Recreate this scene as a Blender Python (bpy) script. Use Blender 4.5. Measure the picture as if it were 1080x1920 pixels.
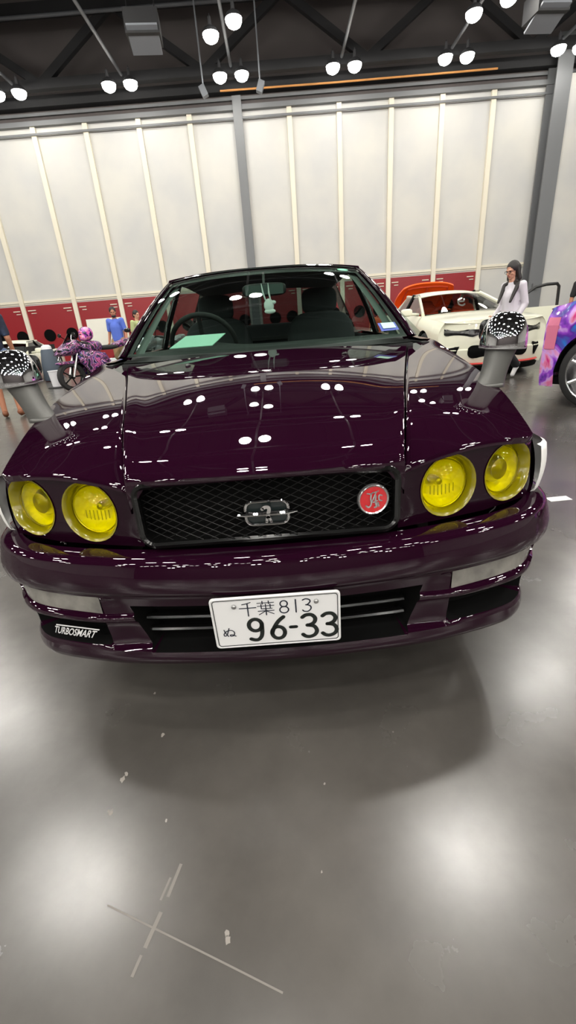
import bpy, bmesh, math, random
import numpy as np
from mathutils import Vector, Matrix, geometry
from mathutils import noise as mnoise

random.seed(7)
for o in list(bpy.data.objects):
    bpy.data.objects.remove(o)
SC = bpy.context.scene
COL = SC.collection
PI = math.pi

# ------------------------------------------------------------------ camera
CAM_POS = Vector((0.0576, -0.9747, 1.0850))
YAW, PITCH, ROLL = math.radians(-0.4254), math.radians(23.592), math.radians(4.442)
F_PX = 816.11
cy, sy, cp, sp = math.cos(YAW), math.sin(YAW), math.cos(PITCH), math.sin(PITCH)
fwd = Vector((sy * cp, cy * cp, -sp))
rgt = Vector((cy, -sy, 0))
dwn = fwd.cross(rgt)
r2 = rgt * math.cos(ROLL) + dwn * math.sin(ROLL)
d2 = -rgt * math.sin(ROLL) + dwn * math.cos(ROLL)
cam_data = bpy.data.cameras.new('camera')
cam = bpy.data.objects.new('camera', cam_data)
COL.objects.link(cam)
cam.matrix_world = Matrix(((r2.x, -d2.x, -fwd.x, CAM_POS.x), (r2.y, -d2.y, -fwd.y, CAM_POS.y),
                           (r2.z, -d2.z, -fwd.z, CAM_POS.z), (0, 0, 0, 1)))
cam_data.sensor_fit = 'HORIZONTAL'
cam_data.sensor_width = 36
cam_data.lens = F_PX / 1080 * 36
cam_data.clip_start = 0.02
cam_data.clip_end = 200
SC.camera = cam

# ------------------------------------------------------------------ world, exposure, lamps' strength
world = bpy.data.worlds.new('world')
SC.world = world
world.use_nodes = True
world.node_tree.nodes['Background'].inputs[0].default_value = (0.95, 0.97, 1.0, 1)
world.node_tree.nodes['Background'].inputs[1].default_value = 0.02
SC.view_settings.view_transform = 'Standard'
SC.view_settings.look = 'None'
SC.view_settings.gamma = 1.0
SC.view_settings.use_curve_mapping = False
SC.view_settings.exposure = 0.0
SC.cycles.caustics_reflective = False
SC.cycles.caustics_refractive = False
SC.cycles.max_bounces = 10
SC.cycles.transparent_max_bounces = 16
SC.cycles.sample_clamp_indirect = 6.0
LAMP_STRENGTH = 170.0
WALL_LAMP_STRENGTH = 42.0
LAMP_Z = 9.5

# ------------------------------------------------------------------ materials
def srgb(r, g, b):
    f = lambda c: (c / 255 / 12.92) if c / 255 <= 0.04045 else ((c / 255 + 0.055) / 1.055) ** 2.4
    return (f(r), f(g), f(b), 1)

def mat(name, col, rough=0.5, metal=0.0, coat=0.0, spec=0.5, coat_rough=0.03, emit=None, emit_s=0.0):
    m = bpy.data.materials.new(name)
    m.use_nodes = True
    b = m.node_tree.nodes['Principled BSDF']
    b.inputs['Base Color'].default_value = col if len(col) == 4 else (*col, 1)
    b.inputs['Roughness'].default_value = rough
    b.inputs['Metallic'].default_value = metal
    b.inputs['Coat Weight'].default_value = coat
    b.inputs['Coat Roughness'].default_value = coat_rough
    b.inputs['Specular IOR Level'].default_value = spec
    if emit:
        b.inputs['Emission Color'].default_value = emit
        b.inputs['Emission Strength'].default_value = emit_s
    return m

def N(m, kind, **kw):
    n = m.node_tree.nodes.new(kind)
    for k, v in kw.items():
        setattr(n, k, v)
    return n

def L(m, a, b):
    m.node_tree.links.new(a, b)

def ramp(m, stops):
    r = N(m, 'ShaderNodeValToRGB')
    cr = r.color_ramp
    while len(cr.elements) < len(stops):
        cr.elements.new(0.5)
    for e, (p, c) in zip(cr.elements, stops):
        e.position = p
        e.color = c if len(c) == 4 else (*c, 1)
    return r

def noise_col(m, stops, scale=5.0, detail=4.0, target='Base Color', coord='Object', dist=0.0, rough=0.5):
    tc = N(m, 'ShaderNodeTexCoord')
    n = N(m, 'ShaderNodeTexNoise')
    n.inputs['Scale'].default_value = scale
    n.inputs['Detail'].default_value = detail
    n.inputs['Distortion'].default_value = dist
    n.inputs['Roughness'].default_value = rough
    L(m, tc.outputs[coord], n.inputs['Vector'])
    r = ramp(m, stops)
    L(m, n.outputs['Fac'], r.inputs['Fac'])
    L(m, r.outputs['Color'], m.node_tree.nodes['Principled BSDF'].inputs[target])
    return n, r

def glass_mat(name, tint, ior=1.45, rough=0.0):
    """thin clear sheet: transparent with a fresnel gloss"""
    m = bpy.data.materials.new(name)
    m.use_nodes = True
    nt = m.node_tree
    nt.nodes.remove(nt.nodes['Principled BSDF'])
    out = nt.nodes['Material Output']
    t = N(m, 'ShaderNodeBsdfTransparent')
    t.inputs[0].default_value = (*tint, 1)
    g = N(m, 'ShaderNodeBsdfGlossy')
    g.inputs['Roughness'].default_value = rough
    g.inputs['Color'].default_value = (1, 1, 1, 1)
    # Schlick reflectance, the same from both faces of the thin sheet
    f0 = ((ior - 1) / (ior + 1)) ** 2
    geo = N(m, 'ShaderNodeNewGeometry')
    dt = N(m, 'ShaderNodeVectorMath', operation='DOT_PRODUCT')
    L(m, geo.outputs['Normal'], dt.inputs[0]); L(m, geo.outputs['Incoming'], dt.inputs[1])
    ab = N(m, 'ShaderNodeMath', operation='ABSOLUTE'); L(m, dt.outputs['Value'], ab.inputs[0])
    om = N(m, 'ShaderNodeMath', operation='SUBTRACT'); om.inputs[0].default_value = 1.0; L(m, ab.outputs[0], om.inputs[1])
    pw = N(m, 'ShaderNodeMath', operation='POWER'); L(m, om.outputs[0], pw.inputs[0]); pw.inputs[1].default_value = 5.0
    sc = N(m, 'ShaderNodeMath', operation='MULTIPLY_ADD'); L(m, pw.outputs[0], sc.inputs[0]); sc.inputs[1].default_value = 1 - f0; sc.inputs[2].default_value = f0
    mx = N(m, 'ShaderNodeMixShader')
    L(m, sc.outputs[0], mx.inputs[0])
    L(m, t.outputs[0], mx.inputs[1])
    L(m, g.outputs[0], mx.inputs[2])
    L(m, mx.outputs[0], out.inputs[0])
    return m

M = {}
M['paint'] = mat('plum_paint', (0.0135, 0.0016, 0.0085), 0.5, 0.0, 1.0, 0.0, 0.012)
M['paint_trim'] = mat('plum_trim', (0.011, 0.0018, 0.007), 0.5, 0.0, 0.9, 0.0, 0.03)
M['black_plastic'] = mat('black_plastic', (0.006, 0.006, 0.006), 0.45)
M['black_gloss'] = mat('black_gloss', (0.004, 0.004, 0.004), 0.15)
M['void'] = mat('void_black', (0.003, 0.003, 0.003), 0.9, spec=0.1)
M['mesh_wire'] = mat('grille_wire', (0.022, 0.022, 0.022), 0.4, 0.5)
M['chrome'] = mat('chrome', (0.82, 0.82, 0.84), 0.035, 1.0)
M['mirror_chrome'] = mat('mirror_chrome', (0.80, 0.80, 0.83), 0.02, 1.0)
M['satin_metal'] = mat('satin_metal', (0.55, 0.55, 0.55), 0.3, 1.0)
M['stalk_grey'] = mat('stalk_grey', srgb(108, 108, 105), 0.38, 0.5)
M['rubber'] = mat('rubber', (0.012, 0.012, 0.012), 0.7)
for k_ in ('paint', 'paint_trim'):
    M[k_].node_tree.nodes['Principled BSDF'].inputs['Coat IOR'].default_value = 1.54
M['pillar_lining'] = mat('pillar_lining', srgb(98, 106, 102), 0.8)
M['interior'] = mat('interior_dark', (0.012, 0.014, 0.014), 0.7)
M['seat_cloth'] = mat('seat_cloth', (0.022, 0.024, 0.026), 0.9)
M['glass'] = glass_mat('windscreen_glass', (0.60, 0.72, 0.66), 1.42)
M['side_glass'] = glass_mat('side_glass', (0.80, 0.90, 0.86), 1.42)
M['mid_glass'] = glass_mat('mid_glass', (0.42, 0.42, 0.40), 1.45)
M['dark_glass'] = glass_mat('dark_glass', (0.18, 0.20, 0.20), 1.45)
M['clear'] = glass_mat('clear_lens', (0.95, 0.96, 0.96), 1.45)
M['yellow_lens'] = glass_mat('yellow_lens', (0.98, 0.90, 0.010), 1.35)
M['reflector'] = mat('lamp_reflector', (0.92, 0.92, 0.90), 0.42, 0.15)
n_ = N(M['reflector'], 'ShaderNodeTexVoronoi'); n_.inputs['Scale'].default_value = 38
tc_ = N(M['reflector'], 'ShaderNodeTexCoord'); L(M['reflector'], tc_.outputs['Object'], n_.inputs['Vector'])
bp_ = N(M['reflector'], 'ShaderNodeBump'); bp_.inputs['Strength'].default_value = 0.9; bp_.inputs['Distance'].default_value = 0.006
L(M['reflector'], n_.outputs['Distance'], bp_.inputs['Height'])
L(M['reflector'], bp_.outputs[0], M['reflector'].node_tree.nodes['Principled BSDF'].inputs['Normal'])
M['lamp_tube'] = mat('tube_yellow_reflection', (0.24, 0.205, 0.003), 0.22, 0.0, 0.5)  # dark plum tube: the lens's yellow reflection is put into its colour
M['marker'] = mat('marker_white', srgb(240, 240, 236), 0.5)
M['fog_glass'] = mat('fog_glass', srgb(112, 110, 104), 0.22, 0.0, 0.4)
noise_col(M['fog_glass'], [(0.3, srgb(96, 94, 90)), (0.7, srgb(142, 139, 132))], 14)
M['plate_white'] = mat('plate_white', srgb(232, 232, 232), 0.35)
M['plate_black'] = mat('plate_black', (0.008, 0.012, 0.010), 0.4)
M['plate_green'] = mat('plate_ink', (0.012, 0.016, 0.03), 0.4)
M['badge_red'] = mat('badge_red', (0.62, 0.004, 0.010), 0.18, 0.0, 0.8)
M['badge_silver'] = mat('badge_silver', (0.72, 0.70, 0.70), 0.22, 0.9)
M['emblem_dark'] = mat('emblem_dark', (0.012, 0.018, 0.018), 0.2)
M['sticker_white'] = mat('sticker_white', (0.75, 0.75, 0.75), 0.4)
M['paper_mint'] = mat('paper_mint', srgb(176, 226, 204), 0.6)
M['sticker_green'] = mat('sticker_green', srgb(92, 196, 150), 0.5)
M['sticker_blue'] = mat('sticker_blue', srgb(60, 80, 165), 0.5)
M['white_plush'] = mat('white_ornament', (0.80, 0.88, 0.84), 0.7)
M['rim'] = mat('rim_silver', (0.65, 0.65, 0.66), 0.22, 1.0)
M['skin'] = mat('skin', srgb(196, 146, 120), 0.55)
M['skin_tan'] = mat('skin_tan', srgb(176, 120, 92), 0.55)
M['hair_dark'] = mat('hair_dark', (0.010, 0.007, 0.006), 0.5)
M['eye_white'] = mat('eye_dark', (0.03, 0.02, 0.02), 0.2)
M['lips'] = mat('lips', srgb(170, 90, 85), 0.5)

# ------------------------------------------------------------------ mesh helpers
class MB:
    def __init__(s):
        s.v, s.f, s.mi, s.mats = [], [], [], []

    def midx(s, m):
        if m not in s.mats:
            s.mats.append(m)
        return s.mats.index(m)

    def add(s, verts, faces, m=None):
        b = len(s.v)
        s.v += [tuple(map(float, p)) for p in verts]
        s.f += [tuple(b + i for i in f) for f in faces]
        k = s.midx(m) if m else 0
        s.mi += [k] * len(faces)
        return s

    def grid(s, P, m=None, wrap_u=False, wrap_v=False, flip=False):
        P = [list(r) for r in P]
        nu, nv = len(P), len(P[0])
        vs = [p for r in P for p in r]
        fs = []
        for i in range(nu if wrap_u else nu - 1):
            for j in range(nv if wrap_v else nv - 1):
                a, b = i * nv + j, i * nv + (j + 1) % nv
                c, d = ((i + 1) % nu) * nv + (j + 1) % nv, ((i + 1) % nu) * nv + j
                fs.append((a, d, c, b) if flip else (a, b, c, d))
        return s.add(vs, fs, m)

    def box(s, c, size, rot=None, m=None):
        hx, hy, hz = size[0] / 2, size[1] / 2, size[2] / 2
        vs = [Vector((x, y, z)) for x in (-hx, hx) for y in (-hy, hy) for z in (-hz, hz)]
        if rot is not None:
            vs = [rot @ v for v in vs]
        vs = [v + Vector(c) for v in vs]
        return s.add(vs, [(0, 1, 3, 2), (4, 6, 7, 5), (0, 4, 5, 1), (2, 3, 7, 6), (0, 2, 6, 4), (1, 5, 7, 3)], m)

    def tube(s, path, r, n=10, m=None, caps=True, closed=False, sq=None):
        path = [Vector(p) for p in path]
        k = len(path)
        rs = r if isinstance(r, (list, tuple)) else [r] * k
        rings = []
        ref = None
        for i, p in enumerate(path):
            if closed:
                t = path[(i + 1) % k] - path[i - 1]
            else:
                t = path[min(i + 1, k - 1)] - path[max(i - 1, 0)]
            t = t.normalized() if t.length > 1e-9 else Vector((0, 0, 1))
            if ref is None:
                up = Vector((0, 0, 1)) if abs(t.z) < 0.9 else Vector((0, 1, 0))
                ref = (up - t * up.dot(t)).normalized()
            else:
                ref = ref - t * ref.dot(t)
                ref = ref.normalized() if ref.length > 1e-6 else Vector((1, 0, 0))
            bi = t.cross(ref)
            ring = []
            for j in range(n):
                a = 2 * PI * j / n
                ca, sa = math.cos(a), math.sin(a)
                ring.append(p + ref * (ca * rs[i]) + bi * (sa * rs[i] * (sq or 1)))
            rings.append(ring)
        s.grid(rings, m, wrap_u=closed, wrap_v=True)
        if caps and not closed:
            s.add(rings[0], [tuple(range(n))], m)
            s.add(rings[-1], [tuple(reversed(range(n)))], m)
        return s

    def lathe(s, prof, axis=(0, 0, 1), origin=(0, 0, 0), n=32, m=None, cap0=False, cap1=False):
        """prof: list of (radius, height along axis)"""
        ax = Vector(axis).normalized()
        up = Vector((0, 0, 1)) if abs(ax.z) < 0.9 else Vector((1, 0, 0))
        e1 = (up - ax * up.dot(ax)).normalized()
        e2 = ax.cross(e1)
        o = Vector(origin)
        rings = [[o + ax * h + (e1 * math.cos(2 * PI * j / n) + e2 * math.sin(2 * PI * j / n)) * r for j in range(n)] for r, h in prof]
        s.grid(rings, m, wrap_v=True, flip=True)
        if cap0:
            s.add(rings[0], [tuple(range(n))], m)
        if cap1:
            s.add(rings[-1], [tuple(reversed(range(n)))], m)
        return s

    def ell(s, c, r, m=None, nu=16, nv=10, rot=None):
        P = []
        for i in range(nv + 1):
            th = PI * i / nv
            row = []
            for j in range(nu):
                a = 2 * PI * j / nu
                v = Vector((r[0] * math.sin(th) * math.cos(a), r[1] * math.sin(th) * math.sin(a), r[2] * math.cos(th)))
                if rot is not None:
                    v = rot @ v
                row.append(v + Vector(c))
            P.append(row)
        return s.grid(P, m, wrap_v=True, flip=True)

    def sup(s, c, r, e=0.5, m=None, nu=32, nv=16, rot=None):
        """superellipsoid"""
        f = lambda w: math.copysign(abs(w) ** e, w)
        P = []
        for i in range(nv + 1):
            th = PI * i / nv - PI / 2
            row = []
            for j in range(nu):
                a = 2 * PI * j / nu
                v = Vector((r[0] * f(math.cos(th)) * f(math.cos(a)), r[1] * f(math.cos(th)) * f(math.sin(a)), r[2] * f(math.sin(th))))
                if rot is not None:
                    v = rot @ v
                row.append(v + Vector(c))
            P.append(row)
        return s.grid(P, m, wrap_v=True)

    def prism(s, poly, y0, y1, m=None):
        """polygon in (x,z), extruded along y"""
        n = len(poly)
        vs = [(p[0], y0, p[1]) for p in poly] + [(p[0], y1, p[1]) for p in poly]
        fs = [tuple(range(n)), tuple(reversed(range(n, 2 * n)))]
        fs += [(i, n + i, n + (i + 1) % n, (i + 1) % n) for i in range(n)]
        return s.add(vs, fs, m)

    def build(s, name, m=None, parent=None, smooth=40, loc=None, weld=True, fix=False):
        me = bpy.data.meshes.new(name)
        me.from_pydata(s.v, [], s.f)
        mats = s.mats if s.mats else ([m] if m else [])
        for k in mats:
            me.materials.append(k if k is not None else m)
        if s.mats:
            me.polygons.foreach_set('material_index', s.mi)
        bm = bmesh.new()
        bm.from_mesh(me)
        if weld:
            bmesh.ops.remove_doubles(bm, verts=bm.verts, dist=1e-5)
        bmesh.ops.dissolve_degenerate(bm, edges=bm.edges, dist=1e-6)
        if fix:
            bmesh.ops.recalc_face_normals(bm, faces=bm.faces)
        bm.to_mesh(me)
        bm.free()
        if smooth:
            me.shade_smooth()
            me.set_sharp_from_angle(angle=math.radians(smooth))
        o = bpy.data.objects.new(name, me)
        COL.objects.link(o)
        if parent is not None:
            attach(o, parent)
        if loc is not None:
            o.location = loc
        return o

def attach(o, parent):
    o.parent = parent

def thing(name, label, cat, loc=(0, 0, 0), rz=0.0, group=None):
    o = bpy.data.objects.new(name, None)
    COL.objects.link(o)
    o.empty_display_size = 0.2
    o.location = loc
    o.rotation_euler = (0, 0, rz)
    return tag(o, label, cat, group)

def tag(o, label, cat, group=None, kind=None):
    o['label'] = label
    o['category'] = cat
    if group:
        o['group'] = group
    if kind:
        o['kind'] = kind
    return o

def struct(o, label=None):
    o['kind'] = 'structure'
    if label:
        o['label'] = label
    return o

def copy_tree(o, parent=None):
    c = o.copy()
    COL.objects.link(c)
    if parent is not None:
        c.parent = parent
    for ch in [x for x in bpy.data.objects if x.parent == o]:
        copy_tree(ch, c)
    return c

def ip(x, tab):
    return float(np.interp(x, [t[0] for t in tab], [t[1] for t in tab]))

def sm(x, tab):
    """smooth (Catmull-Rom) interpolation in a table"""
    xs = [t[0] for t in tab]
    ys = [t[1] for t in tab]
    if x <= xs[0]:
        return ys[0]
    if x >= xs[-1]:
        return ys[-1]
    i = max(k for k in range(len(xs)) if xs[k] <= x)
    i = min(i, len(xs) - 2)
    def slope(k):
        if k == 0:
            return (ys[1] - ys[0]) / (xs[1] - xs[0])
        if k == len(xs) - 1:
            return (ys[-1] - ys[-2]) / (xs[-1] - xs[-2])
        return (ys[k + 1] - ys[k - 1]) / (xs[k + 1] - xs[k - 1])
    h = xs[i + 1] - xs[i]
    t = (x - xs[i]) / h
    return ((2 * t ** 3 - 3 * t ** 2 + 1) * ys[i] + (t ** 3 - 2 * t ** 2 + t) * h * slope(i)
            + (-2 * t ** 3 + 3 * t ** 2) * ys[i + 1] + (t ** 3 - t ** 2) * h * slope(i + 1))

def spline(pts, n=8, closed=False):
    pts = [Vector(p) for p in pts]
    k = len(pts)
    out = []
    rng = range(k) if closed else range(k - 1)
    for i in rng:
        p0 = pts[i - 1] if (i > 0 or closed) else pts[0]
        p1, p2 = pts[i], pts[(i + 1) % k]
        p3 = pts[(i + 2) % k] if (i + 2 < k or closed) else pts[-1]
        for j in range(n):
            t = j / n
            out.append(0.5 * ((2 * p1) + (p2 - p0) * t + (2 * p0 - 5 * p1 + 4 * p2 - p3) * t * t + (3 * p1 - p0 - 3 * p2 + p3) * t ** 3))
    if not closed:
        out.append(pts[-1])
    return out

def lerp(a, b, t):
    return tuple(a[i] + (b[i] - a[i]) * t for i in range(len(a)))

def stroke(mb, pts, w, place, m=None, n=6, raw=False, caps=True):
    """a flat pen stroke: pts in 2D, place(x, y) -> 3D"""
    P = [Vector((p[0], p[1])) for p in pts]
    if not raw and len(P) > 2:
        P = [Vector((q[0], q[1])) for q in spline([(p[0], p[1], 0) for p in P], n)]
    rows = []
    for i, p in enumerate(P):
        t = P[min(i + 1, len(P) - 1)] - P[max(i - 1, 0)]
        t = t.normalized() if t.length else Vector((1, 0))
        nn = Vector((-t.y, t.x)) * (w / 2)
        rows.append([place(*(p + nn)), place(*(p - nn))])
    mb.grid(rows, m)
    for e in ((0, -1) if caps else ()):
        c = P[e]
        ring = [place(c.x + w / 2 * math.cos(2 * PI * k / 10), c.y + w / 2 * math.sin(2 * PI * k / 10)) for k in range(10)]
        mb.add(ring, [tuple(range(10))], m)

def text_mesh(mb, body, size, place, m=None, shear=0.0, xscale=1.0, bold=0.0, align='CENTER'):
    cu = bpy.data.curves.new('lettering', 'FONT')
    cu.body = body
    cu.size = size
    cu.align_x = align
    cu.align_y = 'CENTER'
    cu.shear = shear
    cu.offset = bold
    cu.resolution_u = 3
    o = bpy.data.objects.new('lettering', cu)
    COL.objects.link(o)
    dg = bpy.context.evaluated_depsgraph_get()
    me = bpy.data.meshes.new_from_object(o.evaluated_get(dg))
    vs = [place(v.co.x * xscale, v.co.y) for v in me.vertices]
    fs = [tuple(p.vertices) for p in me.polygons]
    mb.add(vs, fs, m)
    bpy.data.objects.remove(o)
    bpy.data.curves.remove(cu)
    bpy.data.meshes.remove(me)

def holed_sheet(mb, outer, holes, mapf, step, m=None, flip=False):
    """2D outline with holes, triangulated with interior points, mapped by mapf(x, z)"""
    pts, edges = [], []
    def ring(r):
        b = len(pts)
        pts.extend(Vector((p[0], p[1])) for p in r)
        edges.extend((b + i, b + (i + 1) % len(r)) for i in range(len(r)))
    ring(outer)
    for h in holes:
        ring(h)
    def inside(p, poly):
        c = False
        j = len(poly) - 1
        for i in range(len(poly)):
            if (poly[i][1] > p[1]) != (poly[j][1] > p[1]) and p[0] < (poly[j][0] - poly[i][0]) * (p[1] - poly[i][1]) / (poly[j][1] - poly[i][1]) + poly[i][0]:
                c = not c
            j = i
        return c
    x0, x1 = min(p[0] for p in outer), max(p[0] for p in outer)
    z0, z1 = min(p[1] for p in outer), max(p[1] for p in outer)
    nx, nz = int((x1 - x0) / step) + 1, int((z1 - z0) / step) + 1
    for i in range(1, nx):
        for j in range(1, nz):
            p = (x0 + (x1 - x0) * i / nx, z0 + (z1 - z0) * j / nz)
            if inside(p, outer) and not any(inside(p, h) for h in holes):
                pts.append(Vector(p))
    vs, _, fs, *_ = geometry.delaunay_2d_cdt(pts, edges, [], 0, 1e-6)
    good = []
    for f in fs:
        c = sum((vs[i] for i in f), Vector((0, 0))) / len(f)
        if inside(c, outer) and not any(inside(c, h) for h in holes):
            good.append(tuple(reversed(f)) if flip else tuple(f))
    mb.add([mapf(v.x, v.y) for v in vs], good, m)

def rrect(cx, cz, w, h, r, n=6):
    out = []
    for (sx, sz, a0) in ((1, 1, 0), (-1, 1, 90), (-1, -1, 180), (1, -1, 270)):
        for k in range(n + 1):
            a = math.radians(a0 + 90 * k / n)
            out.append((cx + sx * (w / 2 - r) + r * math.cos(a), cz + sz * (h / 2 - r) + r * math.sin(a)))
    return out

def circ(cx, cz, r, n=28, rz=None):
    return [(cx + r * math.cos(2 * PI * k / n), cz + (rz or r) * math.sin(2 * PI * k / n)) for k in range(n)]

# ================================================================== THE HALL
WY = 22.0                                   # the partition wall
# --- floor: polished concrete
mf = mat('polished_concrete', srgb(150, 146, 142), 0.27, spec=0.9)
nt = mf.node_tree
bs = nt.nodes['Principled BSDF']
tc = N(mf, 'ShaderNodeTexCoord')
n1 = N(mf, 'ShaderNodeTexNoise'); n1.inputs['Scale'].default_value = 0.9; n1.inputs['Detail'].default_value = 8; n1.inputs['Roughness'].default_value = 0.62
n2 = N(mf, 'ShaderNodeTexNoise'); n2.inputs['Scale'].default_value = 4.5; n2.inputs['Detail'].default_value = 6; n2.inputs['Distortion'].default_value = 0.0
L(mf, tc.outputs['Object'], n1.inputs['Vector']); L(mf, tc.outputs['Object'], n2.inputs['Vector'])
r1 = ramp(mf, [(0.30, srgb(60, 57, 54)), (0.50, srgb(78, 75, 71)), (0.72, srgb(96, 92, 87))])
r2_ = ramp(mf, [(0.30, (0.80, 0.79, 0.78)), (0.70, (1, 1, 1))])
L(mf, n1.outputs['Fac'], r1.inputs['Fac']); L(mf, n2.outputs['Fac'], r2_.inputs['Fac'])
mx = N(mf, 'ShaderNodeMix', data_type='RGBA', blend_type='MULTIPLY'); mx.inputs['Factor'].default_value = 0.6
L(mf, r1.outputs['Color'], mx.inputs['A']); L(mf, r2_.outputs['Color'], mx.inputs['B'])
# pale scuffs
n3 = N(mf, 'ShaderNodeTexNoise'); n3.inputs['Scale'].default_value = 7; n3.inputs['Detail'].default_value = 3; n3.inputs['Distortion'].default_value = 1.5
mp = N(mf, 'ShaderNodeMapping'); mp.inputs['Scale'].default_value = (1.6, 0.5, 1); mp.inputs['Rotation'].default_value = (0, 0, 0.4)
L(mf, tc.outputs['Object'], mp.inputs['Vector']); L(mf, mp.outputs[0], n3.inputs['Vector'])
r3 = ramp(mf, [(0.5, (0, 0, 0)), (0.9, (0.12, 0.12, 0.12))]); L(mf, n3.outputs['Fac'], r3.inputs['Fac'])
mx2 = N(mf, 'ShaderNodeMix', data_type='RGBA'); mx2.inputs['Factor'].default_value = 0.0
L(mf, mx.outputs['Result'], mx2.inputs['A']); mx2.inputs['B'].default_value = srgb(172, 168, 160)
L(mf, mx2.outputs['Result'], bs.inputs['Base Color'])
r4 = ramp(mf, [(0.2, (0.215, 0.215, 0.215)), (0.8, (0.295, 0.295, 0.295))]); L(mf, n2.outputs['Fac'], r4.inputs['Fac']); L(mf, r4.outputs['Color'], bs.inputs['Roughness'])
b = MB(); b.add([(-34, -46, 0), (34, -46, 0), (34, WY + 0.3, 0), (-34, WY + 0.3, 0)], [(0, 1, 2, 3)])
struct(b.build('floor', mf, smooth=0))

# scratches and a paint drip line worn into the slab
M['scratch'] = mat('pale_scuff', srgb(122, 117, 111), 0.5)
def floor_mark(pts, w, z=0.0006):
    mb = MB()
    stroke(mb, pts, w, lambda x, y: (x, y, z), caps=False)
    return mb
mk = thing('floor_scratch', 'pale straight scratch in the concrete floor at the near end', 'scratch', (-0.2, -0.53, 0))
o = floor_mark([(-0.185, 0.068), (-0.06, 0.018), (0.06, -0.030), (0.18, -0.079)], 0.0032).build('scuff', M['scratch'], mk, smooth=0)
mk = thing('floor_scuff', 'pale broken scuff streak on the floor crossing the near scratch', 'scuff', (-0.30, -0.45, 0))
mb = MB()
for a_, b_, w_ in (((0.056, 0.055), (0.040, -0.005), 0.007), ((0.032, -0.03), (0.014, -0.085), 0.008), ((0.010, -0.095), (0.001, -0.125), 0.006), ((0.038, 0.03), (0.026, -0.01), 0.005)):
    stroke(mb, [a_, lerp(a_, b_, 0.5), b_], w_, lambda x, y: (x, y, 0.0005), caps=False)
mb.build('scuff', M['scratch'], mk, smooth=0)

mb = MB()
for (x, y, r) in ((-.443, -.186, .009), (-.438, -.170, .006), (-.445, -.273, .007), (-.452, -.268, .004), (-.367, -.055, .006), (-.433, .107, .004), (-.125, -.531, .006), (-.128, -.522, .005), (.091, -.237, .003), (.066, -.429, .0025), (-.30, -.30, .003), (.30, -.10, .003)):
    rr_ = [random.uniform(.5, 1.2) * r for _ in range(9)]
    mb.add([(x + rr_[k] * math.cos(2 * PI * k / 9), y + rr_[k] * math.sin(2 * PI * k / 9) * 1.4, .0007) for k in range(9)], [tuple(range(9))])
M['chip'] = mat('pale_chip', srgb(140, 134, 127), 0.5)
tag(mb.build('debris', M['chip'], smooth=0), 'pale paint chips and specks scattered on the near floor', 'debris', kind='stuff')

# --- partition wall of tall pale panels between cream battens, red panels at its foot
mw = mat('wall_panel_white', srgb(214, 213, 208), 0.55)
noise_col(mw, [(0.35, srgb(192, 192, 190)), (0.65, srgb(205, 203, 196))], 0.5, 3)
M['batten'] = mat('batten_cream', srgb(226, 219, 200), 0.5)
M['red_panel'] = mat('red_panel', srgb(142, 13, 25), 0.4)
M['grey_steel'] = mat('grey_steel', srgb(112, 114, 116), 0.5)
M['dark_wall'] = mat('dark_upper_wall', srgb(84, 78, 77), 0.8)
M['dark_steel'] = mat('dark_steel', srgb(16, 16, 19), 0.6)
M['ceiling_dark'] = mat('ceiling_dark', srgb(30, 28, 29), 0.85)
M['pipe_grey'] = mat('conduit_grey', srgb(88, 90, 94), 0.5)
M['orange_strip'] = mat('orange_strip', srgb(214, 150, 84), 0.5)
PT = 9.15
b = MB(); b.box((0, WY + 0.15, PT / 2), (68, 0.3, PT))
wall = struct(b.build('wall_front', mw, smooth=0))
b = MB(); b.box((0, WY + 0.15, PT + 2.3), (68, 0.3, 4.6))
struct(b.build('wall_upper', M['dark_wall'], smooth=0))
BX = [-28.6, -26.5, -24.4, -22.3, -20.2, -18.1, -16.0, -13.9, -11.8, -9.35, -7.2, -5.0, -2.9, 1.2, 3.25, 5.4, 7.5, 9.6, 15.2, 18.6, 22.0, 25.4]
for i, x in enumerate(BX):
    b = MB(); b.box((0, 0, PT / 2), (0.20, 0.12, PT))
    o = struct(b.build('trim_%d' % (i + 1), M['batten'], smooth=0)); o.location = (x, WY - 0.06, 0)
# ledge over the red panels, rail over the tall panels
b = MB(); b.box((0, WY - 0.03, 2.78), (68, 0.06, 0.10)); b.box((0, WY - 0.02, 2.68), (68, 0.04, 0.04), m=M['grey_steel'])
b.mats[0] = M['batten']
struct(b.build('trim_30', M['batten'], smooth=0))
b = MB(); b.box((0, WY - 0.10, PT + 0.02), (68, 0.20, 0.16)); b.box((0, WY - 0.06, PT + 0.32), (68, 0.12, 0.10)); b.box((0, WY - 0.16, PT - 0.32), (68, 0.05, 0.07))
struct(b.build('trim_31', M['grey_steel'], smooth=0))
b = MB(); b.box((0, WY - 0.2, PT + 0.62), (68, 0.4, 0.34))
struct(b.build('trim_32', M['dark_steel'], smooth=0))
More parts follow.
